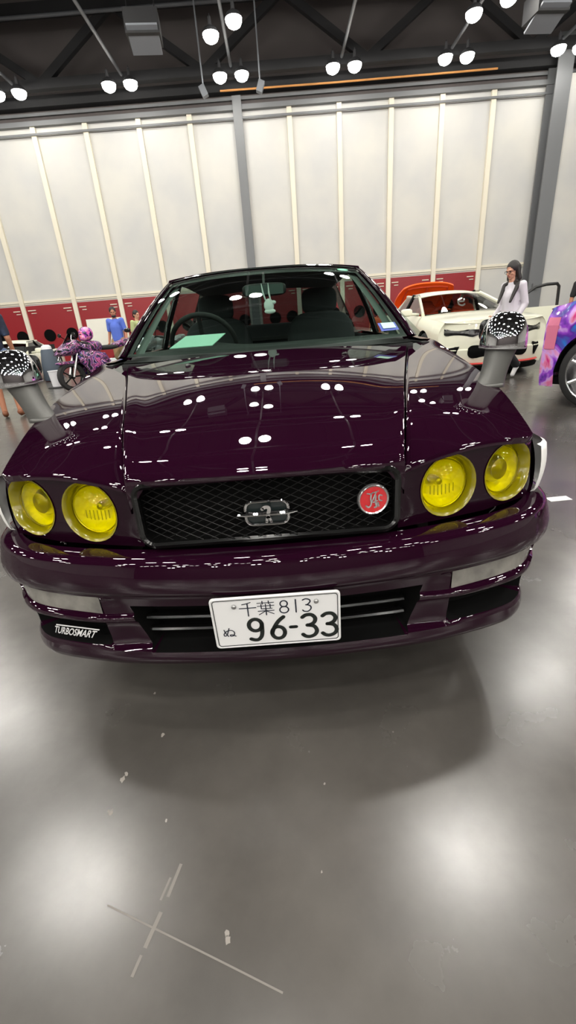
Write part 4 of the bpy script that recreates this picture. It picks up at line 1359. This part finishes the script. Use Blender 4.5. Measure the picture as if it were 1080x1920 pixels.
# ---- white muscle car with its far door open
wc, F, D = show_car('car', 'cream-white muscle car with black lamp strip and orange cabin, behind right wing mirror', (3.64, 6.55, 0), 0.0, M['white_paint'], W=.95, Ln=5.0, zh=(.86, 1.0), H=1.46, seat_m=M['orange_cloth'], glass='clear', rim_m=M['black_gloss'])
def decal(parent, nm, outline, F, m, d=.012, holes=(), step=.05):
    mb = MB(); holed_sheet(mb, outline, list(holes), lambda x, z: F(x, z, d), step, m)
    return mb.build(nm, m, parent, 60, fix=True)
strip = [(-.84, .715), (-.80, .775), (-.45, .755), (-.25, .745), (.25, .745), (.45, .755), (.80, .775), (.84, .715), (.78, .67), (.42, .64), (.30, .68), (-.30, .68), (-.42, .64), (-.78, .67)]
st = decal(wc, 'lamp_strip', strip, F, M['black_gloss'])
for s in (-1, 1):
    mb = MB()
    for k in range(3):
        mb.tube([F(s * x, z - .012 * k, .016) for x, z in ((.80, .745), (.66, .738), (.48, .722))], .004, 5)
    mb.build('lamp_line', M['satin_metal'], st)
    decal(wc, 'side_vent', [(s * .84, .48), (s * .60, .50), (s * .66, .31), (s * .70, .29)], F, M['void'])
decal(wc, 'lower_grille', rrect(0, .41, .98, .20, .09), F, M['void'])
mb = MB(); mb.grid([[F(u * .80, z, .012 + .05 * (k == 1)) for k, z in enumerate((.235, .215, .195))] for u in np.linspace(-1, 1, 21)]); mb.build('splitter', M['red_trim'], wc, 60)
mb = MB(); mb.grid([[F(u * .84, z, .0 + .04 * (k == 1)) for k, z in enumerate((.19, .17, .10))] for u in np.linspace(-1, 1, 21)]); mb.build('front_skirt', M['void'], wc, 60)
mb = MB(); mb.box((0, .0, .42), (.14, .02, .03)); o = mb.build('grille_badge', M['satin_metal'], wc, 0); o.location = (0, -.07, 0)
# bonnet scoop line and screen emblem
mb = MB(); stroke(mb, [(.012, .060), (-.06, .03), (-.065, -.04), (.0, -.07), (.05, -.05)], .028, lambda x, z: (x + .05, 1.80 - .01 + (z + .06) * .72, 1.20 + z)); stroke(mb, [(-.05, .0), (.04, .005), (.055, .04)], .026, lambda x, z: (x + .05, 1.79 + (z + .06) * .72, 1.20 + z))
mb.build('screen_sticker', M['sticker_white'], wc, 0)
# open door
hx, hy = .93, 1.62
dirv = Vector((.95, .30, 0)).normalized()
nrm = Vector((dirv.y, -dirv.x, 0))
def DP(a, z, o=0.0): return Vector((hx, hy, 0)) + dirv * a + nrm * o + Vector((0, 0, z))
mb = MB()
mb.grid([[DP(a, z, .04 + .02 * math.sin(PI * (z - .25) / .75)) for z in np.linspace(.25, 1.0, 8)] for a in np.linspace(0, 1.15, 6)]); mb.grid([[DP(a, z, -.05) for z in np.linspace(.25, 1.0, 3)] for a in np.linspace(0, 1.15, 3)], flip=True)
mb.grid([[DP(a, 1.0, .04), DP(a, 1.0, -.05)] for a in (0, 1.15)]); mb.grid([[DP(1.15, z, .04), DP(1.15, z, -.05)] for z in (.25, 1.0)]); mb.grid([[DP(0, z, .04), DP(0, z, -.05)] for z in (.25, 1.0)])
dr = mb.build('open_door', M['white_paint'], wc, 40)
mb = MB(); mb.tube([DP(.02, 1.0), DP(.25, 1.20), DP(.52, 1.345), DP(.80, 1.385), DP(1.06, 1.39), DP(1.12, 1.34), DP(1.14, 1.0)], .028, 8); mb.build('window_frame', M['black_plastic'], dr)
mb = MB(); mb.sup(DP(.10, 1.06, .14), (.12, .07, .07), .6); mb.build('door_mirror', M['white_paint'], dr, 60)

# ---- orange car with its bonnet up
oc, F2, D2 = show_car('car', 'orange car with its bonnet raised, behind the white muscle car', (4.42, 12.3, 0), 0.0, M['orange_paint'], W=.93, zh=(.76, .96), H=1.36)
mb = MB()
P1, P2 = [], []
for u in np.linspace(-1, 1, 17):
    r1_, r2__ = [], []
    for v in np.linspace(0, 1, 9):
        y = 1.25 - .80 * v
        z = 1.02 + .86 * v - .10 * v * v - .10 * abs(u) ** 3 * v + .03 * math.sin(PI * v)
        w = .80 + .06 * math.sin(PI * v) - .10 * v * v
        r1_.append((u * w, y, z)); r2__.append((u * w, y + .03, z + .035))
    P1.append(r1_); P2.append(r2__)
mb.grid(P1, flip=True); mb.grid(P2)
mb.grid([[a[-1], b_[-1]] for a, b_ in zip(P1, P2)]); mb.grid([P1[0], P2[0]]); mb.grid([P1[-1], P2[-1]], flip=True)
hd = mb.build('raised_bonnet', M['orange_paint'], oc, 50)
mb = MB()
rim_ = [P1[2][k] for k in range(1, 8)] + [P1[i][7] for i in range(3, 15)] + [P1[14][k] for k in range(6, 0, -1)]
mb.tube([(p[0], p[1] - .01, p[2] - .01) for p in rim_], .02, 6); mb.tube([(p[0], p[1] - .012, p[2] - .012) for p in (P1[8][1], P1[8][4], P1[8][7])], .02, 6)
mb.build('stiffening_rib', M['orange_cloth'], hd)
mb = MB(); mb.box((0, .75, .80), (1.3, .8, .14)); mb.sup((0, .7, .90), (.35, .3, .08), .5); mb.build('engine', M['black_gloss'], oc, 30)

# ---- tie-dye wrapped car at the right edge
pc, F3, D3 = show_car('car', 'purple and pink tie-dye wrapped car at the right edge', (3.68, 4.83, 0), math.radians(208), M['tie_dye'], W=.95, Ln=4.6, zh=(1.0, 1.20), H=1.58, wheels=(.87, 3.75), wr=.375, rim_m=M['rim'], spokes=7, bumper_z=.22)
for s in (-1, 1):
    mb = MB(); mb.grid([[(0, .29 + (.13 + .05 * (z - .62)) * a, z) for z in np.linspace(.60, .92, 5)] for a in (0, .5, 1)]); 
    mb.v = [(s * (D3['hw'](p[1]) + .006 - .10 * max(0, (p[2] - D3['zs'](p[1]) + .22) / .22) ** 2.2), p[1], p[2]) for p in mb.v]
    mb.build('side_marker', mat('pink_marker', srgb(214, 120, 150), .3, 0, .6), pc, 0)
mb = MB(); mb.grid([[F3(u * .86, z, .015) for z in (.30, .24, .19)] for u in np.linspace(-1, 1, 17)]); mb.build('front_skirt', M['black_plastic'], pc)

# ---- low white car far left
lw, F4, D4 = show_car('car', 'low white sports car with dark windscreen, behind the left wing mirror', (-7.75, 11.0, 0), 0.12, M['white_paint'], W=.92, Ln=4.4, zh=(.60, .76), H=1.16, yw=(1.35, 2.0, 2.8, 3.7), wheels=(.9, 3.4), wr=.32)
for s in (-1, 1):
    decal(lw, 'headlamp', [(s * .80, .50), (s * .50, .53), (s * .46, .47), (s * .76, .42)], F4, M['clear'] if False else M['marker'])

# ---- motorcycles
def motorcycle(label, loc, rz, paint, glow=False, tall=1.0):
    t = thing('motorcycle', label, 'motorcycle', loc, rz)
    for y, w in ((0, .12), (1.40, .18)):
        mb = MB(); r = .31
        mb.lathe([(r * .72, -w / 2), (r * .92, -w / 2), (r, -w * .2), (r, w * .2), (r * .92, w / 2), (r * .72, w / 2)], axis=(1, 0, 0), origin=(0, y, r), n=28)
        wh = mb.build('wheel', M['rubber'], t, 40)
        mb = MB(); mb.lathe([(r * .73, -w * .4), (r * .66, -w * .3), (r * .66, w * .3), (r * .73, w * .4)], axis=(1, 0, 0), origin=(0, y, r), n=28); mb.lathe([(.001, -w * .5), (.05, -w * .5), (.05, w * .5), (.001, w * .5)], axis=(1, 0, 0), origin=(0, y, r), n=14)
        mb.build('rim', M['black_gloss'], wh, 40)
        mb = MB()
        for k in range(5):
            a = 2 * PI * k / 5; mb.tube([(0, y + .04 * math.cos(a), r + .04 * math.sin(a)), (0, y + .21 * math.cos(a), r + .21 * math.sin(a))], .016, 6)
        mb.build('spoke', M['black_gloss'], wh)
    for s in (-1, 1):
        mb = MB(); mb.tube([(s * .10, 0, .31), (s * .10, .12, .60), (s * .11, .25, .92)], .026, 8); mb.build('fork_leg', M['satin_metal'], t)
        mb = MB(); mb.tube([(s * .06, .27, .95), (s * .22, .24, 1.0), (s * .37, .34, .96)], .016, 8); hb = mb.build('handlebar', M['black_plastic'], t)
        mb = MB(); mb.tube([(s * .27, .28, .985), (s * .37, .34, .96)], .022, 8); mb.build('grip', M['rubber'], hb)
        mb = MB(); mb.tube([(s * .2, .22, 1.0), (s * .30, .12, 1.12)], .008, 6); mb.sup((s * .33, .10, 1.15), (.07, .02, .04), .7); mb.build('mirror', M['black_gloss'], t)
        mb = MB()
        ol = [(.16, .74), (.30, .84), (.55, .80), (.80, .74), (.90, .56), (.74, .36), (.58, .25), (.40, .30), (.30, .46), (.20, .58)]
        cen = (.52, .56)
        mb.grid([[(s * (.155 + .07 * h), cen[0] + (p[0] - cen[0]) * q, cen[1] + (p[1] - cen[1]) * q) for p in ol] for q, h in ((1, 0), (.97, .5), (.80, .85), (.45, 1.0), (.02, 1.02))], paint, wrap_v=True, flip=s > 0)
        mb.build('side_fairing', paint, t, 35)
    mb = MB()
    P = []
    for y, w, h, z in ((-.24, .02, .015, .80), (-.21, .09, .05, .81), (-.14, .15, .09, .83), (-.02, .195, .13, .87), (.12, .21, .16, .90), (.26, .19, .15, .90), (.30, .10, .08, .90)):
        P.append([(w * math.copysign(abs(math.cos(a)) ** .8, math.cos(a)), y + .03 * math.sin(a), z + h * math.sin(a)) for a in np.linspace(0, 2 * PI, 21)[:-1]])
    mb.grid(P, paint, wrap_v=True)
    fa = mb.build('nose_fairing', paint, t, 50, fix=True)
    for s in (-1, 1):
        mb = MB(); mb.ell((s * .085, -.165, .845), (.060, .045, .030)); mb.build('headlamp', M['head_glow'] if glow else M['black_gloss'], fa)
    mb = MB(); mb.grid([[(u * (.15 - .05 * v), -.02 + .16 * v + .06 * u * u, .98 + .20 * v - .04 * u * u) for v in np.linspace(0, 1, 6)] for u in np.linspace(-1, 1, 9)]); mb.build('screen', M['dark_glass'], fa)
    mb = MB(); mb.sup((0, -.02, .60), (.07, .26, .035), .7, paint); mb.build('mudguard', paint, t, 60)
    mb = MB(); mb.sup((0, .56, .88), (.17, .26, .13), .75, paint); mb.build('fuel_tank', paint, t, 60)
    mb = MB(); mb.sup((0, .98, .84), (.14, .22, .05), .6); mb.build('seat', M['rubber'], t, 60)
    mb = MB(); mb.sup((0, 1.34, .90), (.10, .26, .07), .6, paint, rot=Matrix.Rotation(.2, 3, 'X')); ta = mb.build('tail_fairing', paint, t, 60)
    mb = MB(); mb.box((0, 1.585, .93), (.10, .03, .04)); mb.build('tail_lamp', M['red_trim'], ta, 0)
    mb = MB(); mb.sup((0, .62, .46), (.17, .24, .20), .6); mb.box((0, 1.05, .34), (.10, .74, .07)); mb.tube([(.17, .5, .30), (.19, 1.0, .30), (.2, 1.35, .50)], .045, 10); mb.build('engine', M['black_gloss'], t, 40)
    mb = MB(); mb.tube([(-.1, .80, .30), (-.24, .86, .02)], .012, 6); mb.build('side_stand', M['black_plastic'], t)
    return t
motorcycle('pink and purple camouflage motorcycle parked left of the plum car', (-4.50, 9.05, 0), -.72, M['camo'])
t = thing('helmet', 'pink and purple camouflage crash helmet set on the camouflage motorcycle', 'helmet', (-4.50 + .66 * .56 - .02, 9.05 + .75 * .56, 1.005), -.5)
mb = MB(); mb.sup((0, 0, .145), (.125, .155, .145), .9, M['camo_helmet']); mb.sup((0, -.10, .075), (.085, .075, .07), .8, M['camo_helmet'])
mb.build('shell', M['camo_helmet'], t, 80)
mb = MB(); mb.grid([[(.118 * math.sin(a) * (1.0 - .08 * v), -.155 * math.cos(a) * (1.0 - .1 * v) - .006, .115 + .085 * v) for v in np.linspace(0, 1, 5)] for a in np.linspace(-1.25, 1.25, 13)]); mb.build('visor', M['black_gloss'], t, 60, fix=True)
motorcycle('silver motorcycle with lit headlamp, seen through the plum car windscreen', (-2.62, 8.2, 0), -.35, M['silver_paint'], glow=True)

# ---- small things on the floor to the left
t = thing('bucket', 'small white bucket on a dark base in front of the camouflage motorcycle', 'bucket', (-5.40, 10.15, 0))
mb = MB(); mb.lathe([(.11, .03), (.135, .38), (.145, .385), (.145, .40), (.125, .40), (.10, .06), (.001, .05)], n=24); mb.build('pail', M['bin_white'], t)
mb = MB(); mb.lathe([(.001, 0), (.22, 0), (.22, .02), (.10, .035), (.001, .035)], n=24); mb.build('base_plate', M['black_plastic'], t)
t = thing('bin', 'slate-grey tapered bin with pale domed lid beside the white sports car', 'bin', (-6.42, 12.15, 0))
mb = MB(); mb.lathe([(.001, .02), (.24, .02), (.26, .06), (.23, .45), (.16, .82), (.13, .86)], n=24); mb.build('body', M['slate'], t)
mb = MB(); mb.lathe([(.14, .85), (.13, .92), (.08, .96), (.001, .97)], n=20); mb.build('lid', M['bin_white'], t)

# cream board on a black table
t = thing('folding_table', 'black-topped folding table under the cream board by the red wall', 'table', (-5.05, 13.2, 0))
mb = MB(); mb.box((0, 0, .72), (1.15, .6, .04)); mb.build('tabletop', M['black_plastic'], t, 0)
for sx in (-.5, .5):
    for sy in (-.24, .24):
        mb = MB(); mb.tube([(sx, sy, 0), (sx * .96, sy, .71)], .018, 8); mb.build('leg', M['satin_metal'], t)
mb = MB(); mb.box((0, 0, .40), (1.02, .035, .80), Matrix.Rotation(-.06, 3, 'X')); mb.tube([(-.3, .03, .1), (-.3, .24, .0)], .01, 6); mb.tube([(.3, .03, .1), (.3, .24, .0)], .01, 6)
o = mb.build('sign_board', M['board_white'], smooth=30); o.location = (-5.03, 13.15, .752)
tag(o, 'plain cream board standing on the black table behind the man in blue', 'board')
for nm, x, z, sz, m, lab, cat in (('box', -4.78, .235, (.42, .34, .47), M['bin_white'], 'white box on the floor before the black folding table', 'box'), ('bag', -4.40, .19, (.24, .26, .38), M['red_trim'], 'red bag on the floor at the right end of the black table', 'bag'), ('crate', -5.32, .15, (.46, .4, .30), M['slate'], 'slate-grey crate on the floor before the left end of the black table', 'crate')):
    mb = MB(); mb.sup((0, 0, 0), (sz[0] / 2, sz[1] / 2, sz[2] / 2), .25 if nm != 'bag' else .55)
    if nm == 'bag': mb.tube([(-.07, 0, .16), (-.05, 0, .27), (.05, 0, .27), (.07, 0, .16)], .010, 6)
    o = mb.build(nm, m, smooth=50); o.location = (x, 12.62, z); tag(o, lab, cat)

# ---- people
def capsule(mb, p0, p1, r0, r1, n=12):
    p0, p1 = Vector(p0), Vector(p1)
    d = p1 - p0
    L_ = max(d.length, 1e-6)
    prof = [(max(.0005, r0 * math.sin(a)), -r0 * math.cos(a)) for a in np.linspace(0, PI / 2, 5)] + [(max(.0005, r1 * math.cos(a)), L_ + r1 * math.sin(a)) for a in np.linspace(0, PI / 2, 5)]
    mb.lathe(prof, axis=d / L_ if d.length > 1e-6 else (0, 0, 1), origin=p0, n=n, cap0=True, cap1=True)
def remesh(mb, name, m, parent, vox, smooth_it=4):
    o = mb.build(name, m, None, 0, weld=False)
    md = o.modifiers.new('r', 'REMESH'); md.mode = 'VOXEL'; md.voxel_size = vox
    ms = o.modifiers.new('s', 'SMOOTH'); ms.factor = .5; ms.iterations = smooth_it
    dg = bpy.context.evaluated_depsgraph_get()
    me = bpy.data.meshes.new_from_object(o.evaluated_get(dg))
    me.name = name
    old = o.data
    o.modifiers.clear()
    o.data = me
    bpy.data.meshes.remove(old)
    me.materials.clear(); me.materials.append(m)
    me.shade_smooth()
    o.parent = parent
    return o
def person(label, loc, rz, k, J, skin, top, bottom, shoe, hair, sleeve='short', legs='long', hair_long=False, beard=False, glasses=False, slim=1.0):
    """J: joints in metres for a 1.75 m figure facing -y; k scales it"""
    t = thing('person', label, 'person', loc, rz)
    S = lambda p: Vector(p) * k
    j = {a: S(b) for a, b in J.items()}
    up = (j['head'] - j['neck']).normalized()
    face = j.get('face', Vector((0, -1, 0))).normalized() if 'face' in J else Vector((0, -1, 0))
    face = (face - up * face.dot(up)).normalized()
    right = face.cross(up)
    rot = Matrix((right, -face, up)).transposed()
    H = lambda x, y, z: j['head'] + rot @ Vector((x * k, y * k, z * k))
    mb = MB()
    capsule(mb, j['pelvis'], j['chest'], .118 * k * slim, .126 * k * slim); capsule(mb, j['chest'], j['neck'] - S((0, 0, .10)), .118 * k * slim, .070 * k * slim); capsule(mb, j['neck'] - S((0, 0, .08)), j['head'] - up * .05 * k, .062 * k, .052 * k)
    for s in 'LR':
        capsule(mb, j['sh' + s] * .6 + j['chest'] * .2 + j['neck'] * .2, j['sh' + s], .058 * k * slim, .052 * k * slim)
        capsule(mb, j['sh' + s], j['el' + s], .050 * k * slim, .041 * k * slim); capsule(mb, j['el' + s], j['wr' + s], .041 * k * slim, .027 * k)
        capsule(mb, j['pelvis'], j['hip' + s], .11 * k, .10 * k); capsule(mb, j['hip' + s], j['kn' + s], .085 * k, .056 * k); capsule(mb, j['kn' + s], j['an' + s], .056 * k, .038 * k)
        capsule(mb, j['an' + s], j['an' + s] + j['toe' + s] * .0 + (j['toe' + s] - j['an' + s]) * .95, .036 * k, .028 * k)
        # hand: palm, four fingers, thumb
        d = (j['wr' + s] - j['el' + s]).normalized()
        fw = Vector((0, -1, 0)); fw = (fw - d * fw.dot(d)).normalized(); sd = d.cross(fw)
        w = j['wr' + s]
        capsule(mb, w, w + d * .07 * k, .024 * k, .027 * k); 
        for q in (-1, 1): capsule(mb, w + d * .03 * k + fw * q * .018 * k, w + d * .085 * k + fw * q * .026 * k, .016 * k, .015 * k)
        for q, ln in ((-1.5, .055), (-.5, .068), (.5, .072), (1.5, .062)):
            a = w + d * .085 * k + fw * q * .019 * k
            b1 = a + d * ln * .55 * k
            inn = sd * (1 if s == 'L' else -1) * -.35
            capsule(mb, a, b1, .0095 * k, .009 * k); capsule(mb, b1, b1 + (d + inn).normalized() * ln * .5 * k, .009 * k, .0075 * k)
        a = w + d * .025 * k + fw * .024 * k
        b1 = a + (d * .6 + fw * .8).normalized() * .045 * k
        capsule(mb, a, b1, .013 * k, .011 * k); capsule(mb, b1, b1 + (d * .9 + fw * .4).normalized() * .03 * k, .011 * k, .009 * k)
    mb.ell(H(0, .012, .035), (.076 * k, .095 * k, .098 * k), rot=rot); mb.ell(H(0, -.020, -.045), (.058 * k, .070 * k, .070 * k), rot=rot); mb.ell(H(0, -.062, -.088), (.026 * k, .022 * k, .018 * k), rot=rot)
    capsule(mb, H(0, -.082, .02), H(0, -.106, -.020), .010 * k, .014 * k)
    mb.ell(H(0, -.078, .032), (.055 * k, .014 * k, .010 * k), rot=rot)
    for q in (-1, 1):
        mb.ell(H(q * .077, .012, -.002), (.010 * k, .018 * k, .030 * k), rot=rot); mb.ell(H(q * .042, -.060, -.02), (.022 * k, .02 * k, .02 * k), rot=rot)
    remesh(mb, 'body', skin, t, .0075 * k, 3)
    for q in (-1, 1):
        mb = MB(); mb.ell(H(q * .031, -.079, .012), (.012 * k, .008 * k, .008 * k), rot=rot); mb.build('eye', M['eye_white'], t)
    mb = MB(); mb.ell(H(0, -.088, -.052), (.022 * k, .008 * k, .008 * k), rot=rot); mb.build('mouth', M['lips'], t)
    # hair
    mb = MB(); mb.ell(H(0, .022, .048), (.086 * k, .100 * k, .098 * k), rot=rot); mb.ell(H(0, .055, -.01), (.080 * k, .062 * k, .075 * k), rot=rot)
    if hair_long:
        back = j['neck'] + S((0, .07, -.30))
        capsule(mb, H(0, .06, .02), back, .085 * k, .060 * k)
        for q in (-1, 1):
            capsule(mb, H(q * .072, .03, .06), H(q * .098, .02, -.12), .030 * k, .034 * k)
            capsule(mb, H(q * .098, .02, -.12), j['neck'] + S((q * .125, -.03, -.06)), .034 * k, .034 * k)
            capsule(mb, j['neck'] + S((q * .125, -.03, -.06)), j['neck'] + S((q * .115, -.145, -.30)), .036 * k, .020 * k)
    remesh(mb, 'hair', hair, t, .010 * k, 2)
    if beard:
        mb = MB(); mb.ell(H(0, -.046, -.082), (.060 * k, .052 * k, .040 * k), rot=rot); mb.build('beard', hair, t)
    if glasses:
        mb = MB()
        for q in (-1, 1): mb.tube([H(q * .033 + .024 * math.cos(a), -.100, .010 + .020 * math.sin(a)) for a in np.linspace(0, 2 * PI, 17)[:-1]], .0025 * k, 5, closed=True); mb.tube([H(q * .057, -.098, .014), H(q * .080, 0, .012)], .0025 * k, 5)
        mb.build('glasses', M['black_plastic'], t)
    # top
    mb = MB()
    capsule(mb, j['pelvis'] + S((0, 0, .0)), j['chest'], .146 * k * slim, .156 * k * slim); capsule(mb, j['chest'], j['neck'] - S((0, 0, .055)), .146 * k * slim, .074 * k)
    for s in 'LR':
        capsule(mb, j['chest'] + S((0, 0, .06)), j['sh' + s], .10 * k * slim, .068 * k * slim)
        e = j['el' + s] if sleeve == 'long' else j['sh' + s].lerp(j['el' + s], .75)
        capsule(mb, j['sh' + s], e, .066 * k * slim, .060 * k * slim)
        if sleeve == 'long': capsule(mb, j['el' + s], j['el' + s].lerp(j['wr' + s], .93), .056 * k * slim, .040 * k * slim)
    remesh(mb, 'shirt', top, t, .011 * k, 4)
    mb = MB(); capsule(mb, j['pelvis'] + S((0, 0, .04)), j['pelvis'] - S((0, 0, .06)), .142 * k, .132 * k)
    for s in 'LR':
        capsule(mb, j['pelvis'] - S((0, 0, .04)), j['hip' + s], .125 * k, .118 * k)
        if legs == 'long':
            capsule(mb, j['hip' + s], j['kn' + s], .108 * k, .080 * k); capsule(mb, j['kn' + s], j['kn' + s].lerp(j['an' + s], .95), .080 * k, .066 * k)
        else:
            capsule(mb, j['hip' + s], j['hip' + s].lerp(j['kn' + s], .88), .112 * k, .100 * k)
    remesh(mb, 'trousers' if legs == 'long' else 'shorts', bottom, t, .011 * k, 4)
    for s in 'LR':
        a, b_ = j['an' + s], j['toe' + s]
        mb = MB(); capsule(mb, a + (a - b_) * .28 - S((0, 0, .02)), b_, .042 * k, .036 * k); capsule(mb, a, a - S((0, 0, .03)), .044 * k, .042 * k)
        remesh(mb, 'shoe', shoe, t, .009 * k, 3)
    return t
def stand(**kw):
    J = dict(pelvis=(0, 0, .97), chest=(0, 0, 1.28), neck=(0, .01, 1.50), head=(0, -.01, 1.635),
             shL=(.185, .01, 1.44), shR=(-.185, .01, 1.44), elL=(.235, .03, 1.15), elR=(-.235, .03, 1.15), wrL=(.25, -.06, .91), wrR=(-.25, -.06, .91),
             hipL=(.095, 0, .92), hipR=(-.095, 0, .92), knL=(.105, -.01, .50), knR=(-.105, -.01, .50), anL=(.11, .02, .085), anR=(-.11, .02, .085), toeL=(.13, -.13, .04), toeR=(-.13, -.13, .04))
    J.update(kw)
    return J
M['shirt_white'] = mat('shirt_white', srgb(206, 202, 208), 0.8)
M['cloth_black'] = mat('cloth_black', (0.012, 0.012, 0.014), 0.85)
M['shoe_white'] = mat('shoe_white', srgb(220, 220, 218), 0.6)
M['shirt_blue'] = mat('shirt_blue', srgb(84, 110, 200), 0.8)
M['shorts_khaki'] = mat('shorts_khaki', srgb(150, 122, 88), 0.85)
M['shirt_lime'] = mat('shirt_lime', srgb(176, 186, 130), 0.8)
M['denim'] = mat('denim', srgb(92, 108, 138), 0.85)
M['shirt_navy'] = mat('shirt_navy', srgb(36, 44, 66), 0.8)
noise_col(M['shirt_navy'], [(0.4, srgb(24, 30, 50)), (0.62, srgb(46, 58, 84)), (0.70, srgb(86, 110, 140))], 6, 3)
M['sandal'] = mat('sandal_brown', srgb(120, 72, 46), 0.6)
# the woman walks to the left, mid-stride
person('woman with long dark hair, white top and black trousers walking past the cream-white car', (3.52, 6.05, 0), math.radians(-68), .93,
       stand(head=(0, -.05, 1.63), neck=(0, -.01, 1.50), knL=(.10, -.20, .52), anL=(.10, -.28, .09), toeL=(.10, -.43, .06), knR=(-.09, .06, .50), anR=(-.09, .40, .20), toeR=(-.09, .33, .05),
             shL=(.165, .01, 1.43), shR=(-.165, .01, 1.43), elL=(.19, .08, 1.16), wrL=(.18, -.06, .95), elR=(-.19, .02, 1.15), wrR=(-.17, -.16, 1.0)),
       M['skin'], M['shirt_white'], M['cloth_black'], M['shoe_white'], M['hair_dark'], sleeve='long', hair_long=True, glasses=True, slim=.90)
person('bearded man in bright blue T-shirt and khaki shorts before the cream board', (-4.18, 11.6, 0), math.radians(-10), .99, stand(face=(.5, -1, -.1)), M['skin_tan'], M['shirt_blue'], M['shorts_khaki'], M['shoe_white'], M['hair_dark'], legs='short', beard=True)
person('man in pale lime shirt standing behind the man in blue', (-3.92, 12.7, 0), math.radians(60), .95, stand(elL=(.22, -.12, 1.18), wrL=(.14, -.30, 1.2)), M['skin'], M['shirt_lime'], M['denim'], M['shoe_white'], M['hair_dark'])
person('man in dark navy patterned shirt and sandals at the left edge', (-4.22, 6.1, 0), math.radians(200), 1.0, stand(elL=(.25, .04, 1.13), wrL=(.24, -.12, .92)), M['skin_tan'], M['shirt_navy'], M['denim'], M['sandal'], M['hair_dark'], legs='short')
person('man in black at the right edge behind the tie-dye car', (6.5, 9.0, 0), math.radians(-20), .95, stand(), M['skin_tan'], M['cloth_black'], M['cloth_black'], M['cloth_black'], M['hair_dark'])
